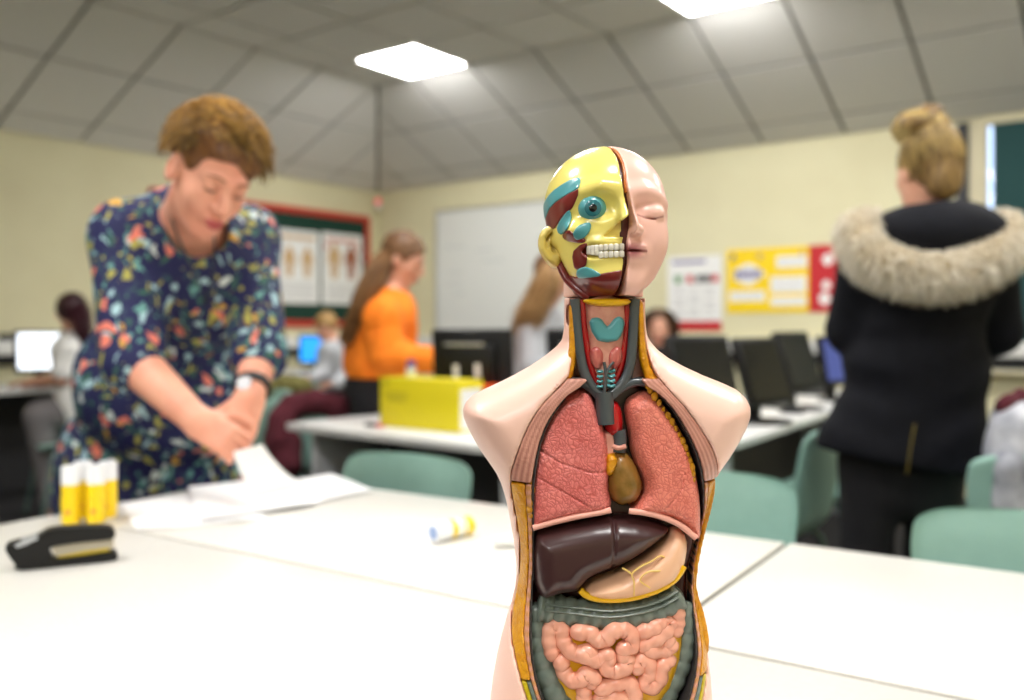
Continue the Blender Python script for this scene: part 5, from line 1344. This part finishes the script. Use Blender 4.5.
# ---------------------------------------------------------------- monitors, keyboards, mice
M_scr = mat('dark_screen', srgb(16, 17, 20), .22, spec=.6)
def scr(name, c, s): return mat(name, c, .3, emit=c, emit_s=s)
def monitor(p, face, label, w=.40, h=.30, zb=.82, screen=M_scr, tilt=10, back=False, name='computer_monitor', z0=.74):
    """p = centre on the worktop, face = direction the screen looks (radians of its normal)"""
    rz = face + math.pi / 2                       # local -y looks along the normal
    e = empty(name, (p[0], p[1], z0), rz, label=label, cat='monitor', group='black computer monitors')
    rot = Matrix.Rotation(math.radians(-tilt), 3, 'X'); c = Vector((0, 0, zb - z0 + h / 2))
    T = lambda v: c + rot @ Vector(v)
    local('casing', box(T((0, .012, 0)), (w, .035, h), .006, rot), M_blackp, e)
    local('rear_hump', box(T((0, .045, -.01)), (w * .62, .04, h * .6), .012, rot), M_blackp, e)
    local('screen', box(T((0, -.0065, .004)), (w - .035, .003, h - .045), 0, rot), screen, e)
    local('neck', box((0, .05, (zb - z0) * .5 + .03), (.06, .035, zb - z0 + .06), .006), M_blackp, e)
    local('foot', lathe([(.11, 0), (.115, .006), (.10, .014), (.03, .02)], 24), M_blackp, e)
    if back:
        for (x, z_) in ((-.035, -.03), (.055, -.035)): local('sticker', box(T((x, .066, z_)), (.022, .001, .055), 0, rot), M_paper, e)
        local('ridge', box(T((0.02, .067, .075)), (w * .5, .004, .012), .002, rot), M_alu, e)
    return e
def facing(px_, py_, Y, dx, dy, **kw): 
    q = W(px_, py_, Y); return monitor((q.x, q.y), math.atan2(dy, dx), **kw)
facing(474, 380, 3.62, .28, .96, label='black monitor seen from behind, beside the yellow box', w=.335, h=.26, zb=.86, back=True, tilt=6)
facing(590, 380, 3.75, .30, .95, label='black monitor seen from behind, half hidden by the torso shoulder', w=.36, h=.26, zb=.86, back=True, tilt=6)
facing(704, 380, 3.35, .50, -.86, label='black monitor nearest to the torso shoulder', w=.30, h=.27, zb=.83, tilt=16)
facing(764, 380, 3.62, .62, -.78, label='dark monitor above the keyboards, second from the torso', w=.27, h=.28, zb=.81, tilt=18)
facing(800, 380, 4.2, .70, -.71, label='dark grey monitor third along the white bench', w=.30, h=.29, zb=.82, tilt=18, screen=mat('grey_screen', srgb(52, 50, 46), .25))
facing(839, 378, 4.7, .62, -.78, label='monitor with a bluish screen partly behind the parka', w=.30, h=.26, zb=.82, tilt=10, screen=scr('blue_dim_screen', srgb(72, 84, 150), .35))
M_white_scr = scr('white_screen', srgb(236, 244, 255), 1.5); M_blue_scr = scr('blue_screen', srgb(40, 150, 240), .9)
facing(41, 380, 5.95, .62, -.78, label='lit monitor with a white page in front of the burgundy-haired girl', w=.31, h=.28, zb=.82, tilt=4, screen=M_white_scr)
facing(314, 380, 7.78, -.05, -1.0, label='lit monitor with a bright blue screen under the green board', w=.27, h=.26, zb=.795, tilt=4, screen=M_blue_scr)
facing(262, 380, 7.3, .3, -.95, label='dark monitor partly hidden by the woman in the floral dress', w=.32, h=.26, zb=.83, tilt=4)
kb_mesh = None
def keyboard(p, rz, label):
    e = empty('keyboard', (p[0], p[1], .741), rz, label=label, cat='keyboard', group='black keyboards')
    local('case', box((0, 0, .008), (.42, .14, .016), .004), M_blackp, e)
    bm = bmesh.new()
    for r in range(5):
        for c in range(15): box_bm(bm, (-.19 + c * .027, -.05 + r * .025, .019), (.022, .02, .006))
    local('keys', bm_mesh(bm), mat('keycap', srgb(34, 34, 36), .5), e, kind='stuff')
for (x, y, lab) in ((770, 403, 'black keyboard in front of the second dark monitor on the bench'), (815, 392, 'black keyboard in front of the grey monitor on the bench')):
    q = wz(x, y, .745); keyboard(q, BA + .1, lab)
q = wz(792, 411, .75); e = empty('computer_mouse', (q.x, q.y, .741), BA, label='small black mouse at the front edge of the white bench', cat='mouse')
local('shell', (lambda me: me)(sdf_mesh(lambda P: np.maximum(ell(P, (0, 0, .0), (.03, .055, .035)), -P[:, 2]), (-.04, -.07, -.004), (.04, .07, .045), .004)), M_blackp, e)
local('scroll_wheel', tube([(-.004, -.03, .031), (.004, -.03, .031)], .006, 10), M_alu, e)

# ---------------------------------------------------------------- yellow box and small things on the middle desk
M_ybox = mat('yellow_card', srgb(226, 208, 16), .55); M_ybox2 = mat('yellow_card_print', srgb(176, 160, 30), .6)
q = wz(380, 426, .74); bA = math.radians(-37.5)
e = empty('card_box', (q.x, q.y, .741), bA, label='bright yellow card box on the middle desk', cat='box')
bw, bd, bh = .405, .14, .185
local('carton', box((bw / 2, bd / 2, bh / 2), (bw, bd, bh), .002), M_ybox, e)
local('lid_flap', box((bw / 2, bd / 2, bh + .002), (bw + .003, bd + .003, .004), .001), M_ybox, e)
local('printed_mark', box((.03, -.0006, bh - .02), (.035, .001, .01)), M_ybox2, e)
for k in range(3): local('printed_text', box((.09, -.0006, bh - .055 - k * .013), (.13 - .02 * k, .001, .005)), M_ybox2, e)
local('white_end_label', box((bw + .0006, bd / 2, bh * .45), (.001, bd * .85, bh * .8)), M_paper, e)
def on_desk(px_, py_, z=.741): q = wz(px_, py_, z); return (q.x, q.y, z)
def glue_stick(loc, rot, label, h=.112, r=.0172, capm=None, group='yellow and white glue sticks', zfrac=.68):
    e = empty('glue_stick', loc, 0, label=label, cat='glue stick', group=group); e.rotation_euler = rot
    local('barrel', lathe([(r * .9, 0), (r, .002), (r, h * zfrac), (r * .96, h * zfrac)], 28), M_glue, e)
    local('cap', lathe([(r * 1.03, h * zfrac), (r * 1.03, h - .003), (r * .96, h), (r * .1, h)], 28), capm or M_gcap, e)
    local('base_knob', lathe([(r * .8, -.004), (r * .84, 0.0), (r * .84, .001)], 20), M_gcap, e)
    return e
M_glue = mat('glue_yellow', srgb(250, 214, 10), .35); M_gcap = mat('glue_white', srgb(238, 240, 244), .35); M_orpr = mat('glue_logo', srgb(226, 150, 70), .5)
bt = e.location + Vector((math.cos(bA) * .10 - math.sin(bA) * .07, math.sin(bA) * .10 + math.cos(bA) * .07, bh + .005))
b2 = empty('glue_bottle', bt, 0, label='small white bottle with a purple cap on the yellow box', cat='bottle')
local('bottle_body', lathe([(.018, 0), (.02, .004), (.02, .035), (.012, .042)], 20), M_white, b2)
local('bottle_cap', lathe([(.017, .036), (.017, .062), (.012, .066)], 20), mat('purple_cap', srgb(70, 44, 130), .4), b2)
oq = wz(474, 425, .74)
o2 = empty('plastic_tub', (oq.x + .05, oq.y - .05, .741), bA, label='small orange tub between the yellow box and the torso', cat='tub')
local('tub', lathe([(.045, 0), (.05, .01), (.055, .15), (.052, .15), (.047, .02)], 28), mat('orange_plastic', srgb(236, 92, 24), .4), o2)
local('rim', lathe([(.054, .146), (.058, .148), (.058, .158), (.054, .16)], 28), mat('orange_plastic_rim', srgb(226, 80, 18), .4), o2)
mk = empty('marker_pen', on_desk(372, 425, .748), math.radians(-30), label='short black marker with a red end lying beside the yellow box', cat='pen')
local('pen_body', tube([(-.03, 0, 0), (.025, 0, 0)], .008, 12), M_blackp, mk); local('pen_end', tube([(.025, 0, 0), (.05, 0, 0)], .0078, 12), mat('red_pen', srgb(214, 60, 50), .4), mk)

# ---------------------------------------------------------------- things on the front tables
spots = [((71, 525), 'yellow glue stick standing front left of the four behind the stapler'), ((83, 521), 'yellow glue stick standing back left of the four behind the stapler'),
         ((96, 524), 'yellow glue stick standing front right of the four behind the stapler'), ((108, 521), 'yellow glue stick standing back right of the four behind the stapler')]
for k, ((x, y), lab) in enumerate(spots):
    q = wz(x, y, TZ); Y = q.y + (.02 if k % 2 else 0)
    g = glue_stick((W(x, y, Y).x, Y, TZ + .004), (0, 0, 0), lab)
    local('printed_logo', box((0.002, -.0174, .024), (.010, .001, .008)), M_orpr, g)
q = wz(434, 543, TZ); q2 = wz(472, 534, TZ); dv = (Vector((q2.x, q2.y, 0)) - Vector((q.x, q.y, 0))).normalized()
ang = math.atan2(dv.y, dv.x)
g = glue_stick((q.x + dv.x * .09, q.y + dv.y * .09, TZ + .0182), (0, -math.pi / 2, ang), 'yellow and white glue stick lying on the table left of the torso', h=.092, r=.0172, zfrac=.62)
for zz, ww in ((.020, .006), (.030, .014)):
    local('white_band', lathe([(.0173, zz), (.01745, zz), (.01745, zz + ww), (.0173, zz + ww)], 28), M_gcap, g)
local('cap_end', lathe([(.012, .0921), (.012, .0925), (.001, .0925)], 20), mat('bluish_end', srgb(150, 172, 214), .5), g)
q = wz(497, 549, TZ); cp = empty('loose_cap', (q.x + .02, q.y + .012, TZ + .0105), label='loose white cap lying half hidden behind the torso', cat='tube'); cp.rotation_euler = (0, math.pi / 2, math.radians(12))
local('cap_shell', lathe([(.0095, -.025), (.0105, -.022), (.0105, .025), (.009, .028), (.001, .028)], 22), M_white, cp); local('cap_rim', lathe([(.0102, -.026), (.0112, -.025), (.0112, -.019), (.0102, -.018)], 22), M_white, cp)  # this short white cylinder is a loose cap

# stapler: outline in crop pixels, extruded to its real width
SC = .160 / 520
def st(l): return [((x - 30) * SC, (623 - y - (x - 30) * .108) * SC) for x, y in l]
def extr(pts, w, bev=.002):
    bm = bmesh.new(); a = [bm.verts.new((x, -w / 2, z)) for x, z in pts]; f = bm.faces.new(a)
    r = bmesh.ops.extrude_face_region(bm, geom=[f]); vs = [v for v in r['geom'] if isinstance(v, bmesh.types.BMVert)]
    for v in vs: v.co.y += w
    bmesh.ops.recalc_face_normals(bm, faces=bm.faces[:])
    bmesh.ops.bevel(bm, geom=[e_ for e_ in bm.edges], offset=bev, segments=2, affect='EDGES', clamp_overlap=True)
    return bm_mesh(bm, True, 45)
q = wz(24, 573, TZ); q2 = wz(118, 563, TZ); ang = math.atan2(q2.y - q.y, q2.x - q.x)
e = empty('stapler', (q.x - .038, q.y + .016, TZ + .001), ang, label='black and silver desk stapler at the left edge of the table', cat='stapler')
local('upper_arm', extr(round_poly(st([(28, 505), (60, 480), (180, 442), (225, 410), (330, 396), (500, 390), (546, 408), (545, 446), (500, 458), (400, 468), (250, 492), (232, 520), (250, 556), (210, 590), (110, 608), (75, 585)]), 2), .036), M_blackp, e)
local('base_plate', extr(round_poly(st([(85, 590), (250, 560), (400, 545), (545, 524), (556, 540), (552, 566), (400, 585), (110, 614)]), 2), .038), M_blackp, e)
local('magazine', extr(st([(240, 498), (400, 472), (540, 456), (544, 500), (400, 522), (262, 552)]), .022, .001), mat('magazine_metal', srgb(176, 168, 150), .35, metal=.4), e)
local('yellow_follower', extr(st([(270, 548), (400, 520), (520, 502), (520, 520), (400, 540), (275, 558)]), .024, .001), mat('follower_yellow', srgb(196, 172, 40), .4), e)
local('front_plate', extr(st([(66, 486), (110, 462), (178, 441), (186, 452), (130, 482), (84, 500)]), .0375, .001), mat('silver_tip', srgb(190, 194, 200), .3, metal=.6), e)

# papers
def sheet(name, label, pts_fn, nu=14, nv=10, group='white sheets of paper on the table', parent=None):
    V = []; F = []
    for i in range(nu + 1):
        for j in range(nv + 1): V.append(pts_fn(i / nu, j / nv))
    n = len(V); V = V + [v + Vector((0, 0, -.0004)) for v in V]
    for i in range(nu):
        for j in range(nv):
            a = i * (nv + 1) + j; F.append((a, a + nv + 1, a + nv + 2, a + 1)); F.append((n + a, n + a + 1, n + a + nv + 2, n + a + nv + 1))
    me = mesh_from(V, F, True); bm = bmesh.new(); bm.from_mesh(me)
    return link(name, bm_mesh(bm, True), M_sheet, label=label, cat='paper', group=group)
M_sheet = mat('bright_paper', srgb(252, 252, 253), .7)
def quad(c4, z): 
    P_ = [wz(x, y, TZ) for x, y in c4]
    return lambda u, v: (P_[0] * (1 - u) * (1 - v) + P_[1] * u * (1 - v) + P_[2] * u * v + P_[3] * (1 - u) * v) + Vector((0, 0, z + .0025 * math.sin(u * 5) * math.sin(v * 4) ** 2))
sheet('paper_sheet', 'large white sheet lying in front of the woman, nearest to the glue sticks', quad([(122, 505), (136, 531), (268, 519), (222, 489)], .003))
sheet('paper_sheet', 'white sheet on the table at the far right of the paper pile', quad([(258, 488), (268, 512), (374, 492), (330, 476)], .006))
sheet('paper_sheet', 'white sheet in the middle of the paper pile', quad([(188, 491), (200, 524), (322, 506), (268, 482)], .010))
# the sheet she holds up: rises from the table to the hands
hA, hB = W(233, 452, 1.83), W(262, 444, 1.86); lA, lB = wz(262, 503, TZ), wz(318, 488, TZ)
def held(u, v):
    a = hA.lerp(hB, v); b = lA.lerp(lB, v); p = a.lerp(b, u); p.z = a.z + (TZ + .014 - a.z) * (1 - (1 - u) ** 1.8); return p
sheet('held_sheet', 'white sheet lifted from the table in the woman\'s hands', held)

# ---------------------------------------------------------------- more chairs, coats over chairs
rb = -math.radians(127)
for (x, y, Y, lab) in ((822, 440, 3.75, 'teal plastic chair pushed under the white bench, behind the parka'), (765, 440, 3.05, 'teal plastic chair under the near end of the white bench')):
    q = W(x, y, Y); make_chair((q.x, q.y), rb, lab)
q = W(308, 430, 4.2); make_chair((q.x, q.y + .1), math.radians(185), 'teal plastic chair under the maroon coat')
q = W(60, 430, 5.3); make_chair((q.x + .08, q.y), math.radians(-50), 'teal plastic chair under the burgundy-haired girl')
q = W(664, 430, 5.6); make_chair((q.x, q.y + .05), 0, 'teal plastic chair under the dark-haired girl')
q = W(338, 400, 7.05); make_chair((q.x, q.y + .05), math.radians(20), 'teal plastic chair under the blond pupil')
M_maroon = mat('maroon_coat', srgb(92, 30, 42), .95, vary=srgb(70, 20, 32), vscale=60, bump=.5, bscale=90)
c0 = W(308, 406, 4.06)
def coatf(P):
    d = union(chain(P, [W(280, 420, 4.02), W(292, 406, 4.05), W(314, 402, 4.08), W(338, 405, 4.1)], [.05, .055, .055, .05], .02), chain(P, [W(282, 418, 4.02), W(282, 440, 4.02), W(288, 464, 4.02)], [.06, .075, .07], .02),
              chain(P, [W(338, 405, 4.1), W(342, 424, 4.12)], [.05, .05], .02), k=.03)
    return d + .006 * noise3(P, 60, 11)
link('coat', sdf_mesh(coatf, tuple(c0 - Vector((.3, .25, .45))), tuple(c0 + Vector((.32, .25, .2))), .009), M_maroon, label='maroon knitted coat draped over the back of a chair', cat='coat')
M_oliv = mat('olive_fleece', srgb(128, 122, 70), .95, vary=srgb(104, 98, 52), vscale=50, bump=.6, bscale=80)
c1 = W(292, 386, 4.75)
link('jacket', sdf_mesh(lambda P: union(ell(P, W(290, 386, 4.75), (.12, .09, .06)), ell(P, W(276, 390, 4.75), (.07, .07, .07)), ell(P, W(302, 395, 4.77), (.07, .07, .06)), cap(P, W(290, 392, 4.77), Vector((c1.x, 4.79, .58)), .08, .09), k=.03) + .007 * noise3(P, 80, 12), tuple(c1 - Vector((.2, .18, .42))), tuple(c1 + Vector((.2, .18, .12))), .009),
     M_oliv, label='olive green fleece heaped on a chair behind the maroon coat', cat='jacket')
q = W(292, 400, 4.8); make_chair((q.x - .02, q.y + .12), math.radians(150), 'teal plastic chair under the olive fleece')
M_gcoat = mat('grey_crumpled_coat', srgb(206, 208, 216), .7, vary=srgb(130, 132, 146), vscale=16, bump=.6, bscale=24)
c2 = W(1027, 450, 2.35)
link('coat', sdf_mesh(lambda P: union(chain(P, [W(1016, 424, 2.33), W(1042, 418, 2.38), W(1072, 424, 2.42)], [.05, .06, .05], .02), chain(P, [W(1012, 424, 2.33), W(1008, 462, 2.31), W(1010, 500, 2.30)], [.05, .055, .05], .02), chain(P, [W(1034, 430, 2.33), W(1036, 470, 2.31), W(1034, 508, 2.30)], [.05, .055, .05], .02), chain(P, [W(1062, 430, 2.36), W(1068, 500, 2.34)], [.06, .06], .02), k=.035) + .008 * noise3(P, 42, 15),
     tuple(c2 - Vector((.16, .22, .26))), tuple(c2 + Vector((.24, .22, .17))), .008), M_gcoat, label='crumpled pale grey coat over a chair at the right edge', cat='coat')
q = W(1030, 430, 2.44); make_chair((q.x + .02, q.y + .02), math.radians(165), 'teal plastic chair under the pale grey coat')
link('scarf', sdf_mesh(lambda P: chain(P, [W(1004, 405, 2.33), W(1022, 401, 2.36), W(1050, 405, 2.40)], [.022, .03, .028], .01) + .004 * noise3(P, 70, 17), tuple(W(1025, 404, 2.36) - Vector((.12, .1, .06))), tuple(W(1025, 404, 2.36) + Vector((.14, .12, .06))), .007),
     M_maroon, label='dark red scarf lying on top of the pale grey coat', cat='scarf')
# red and black socket box on the left wall
s_, z_ = on_left(8, 345); e = empty('wall_socket', R(.012, s_, z_), RZL, label='black and red switch box on the wall left of the white screen', cat='switch')
local('plate', box((0, -.02, 0), (.14, .04, .16), .006), M_blackp, e); local('red_switch', box((.09, -.02, 0), (.05, .045, .13), .006), M_red, e)
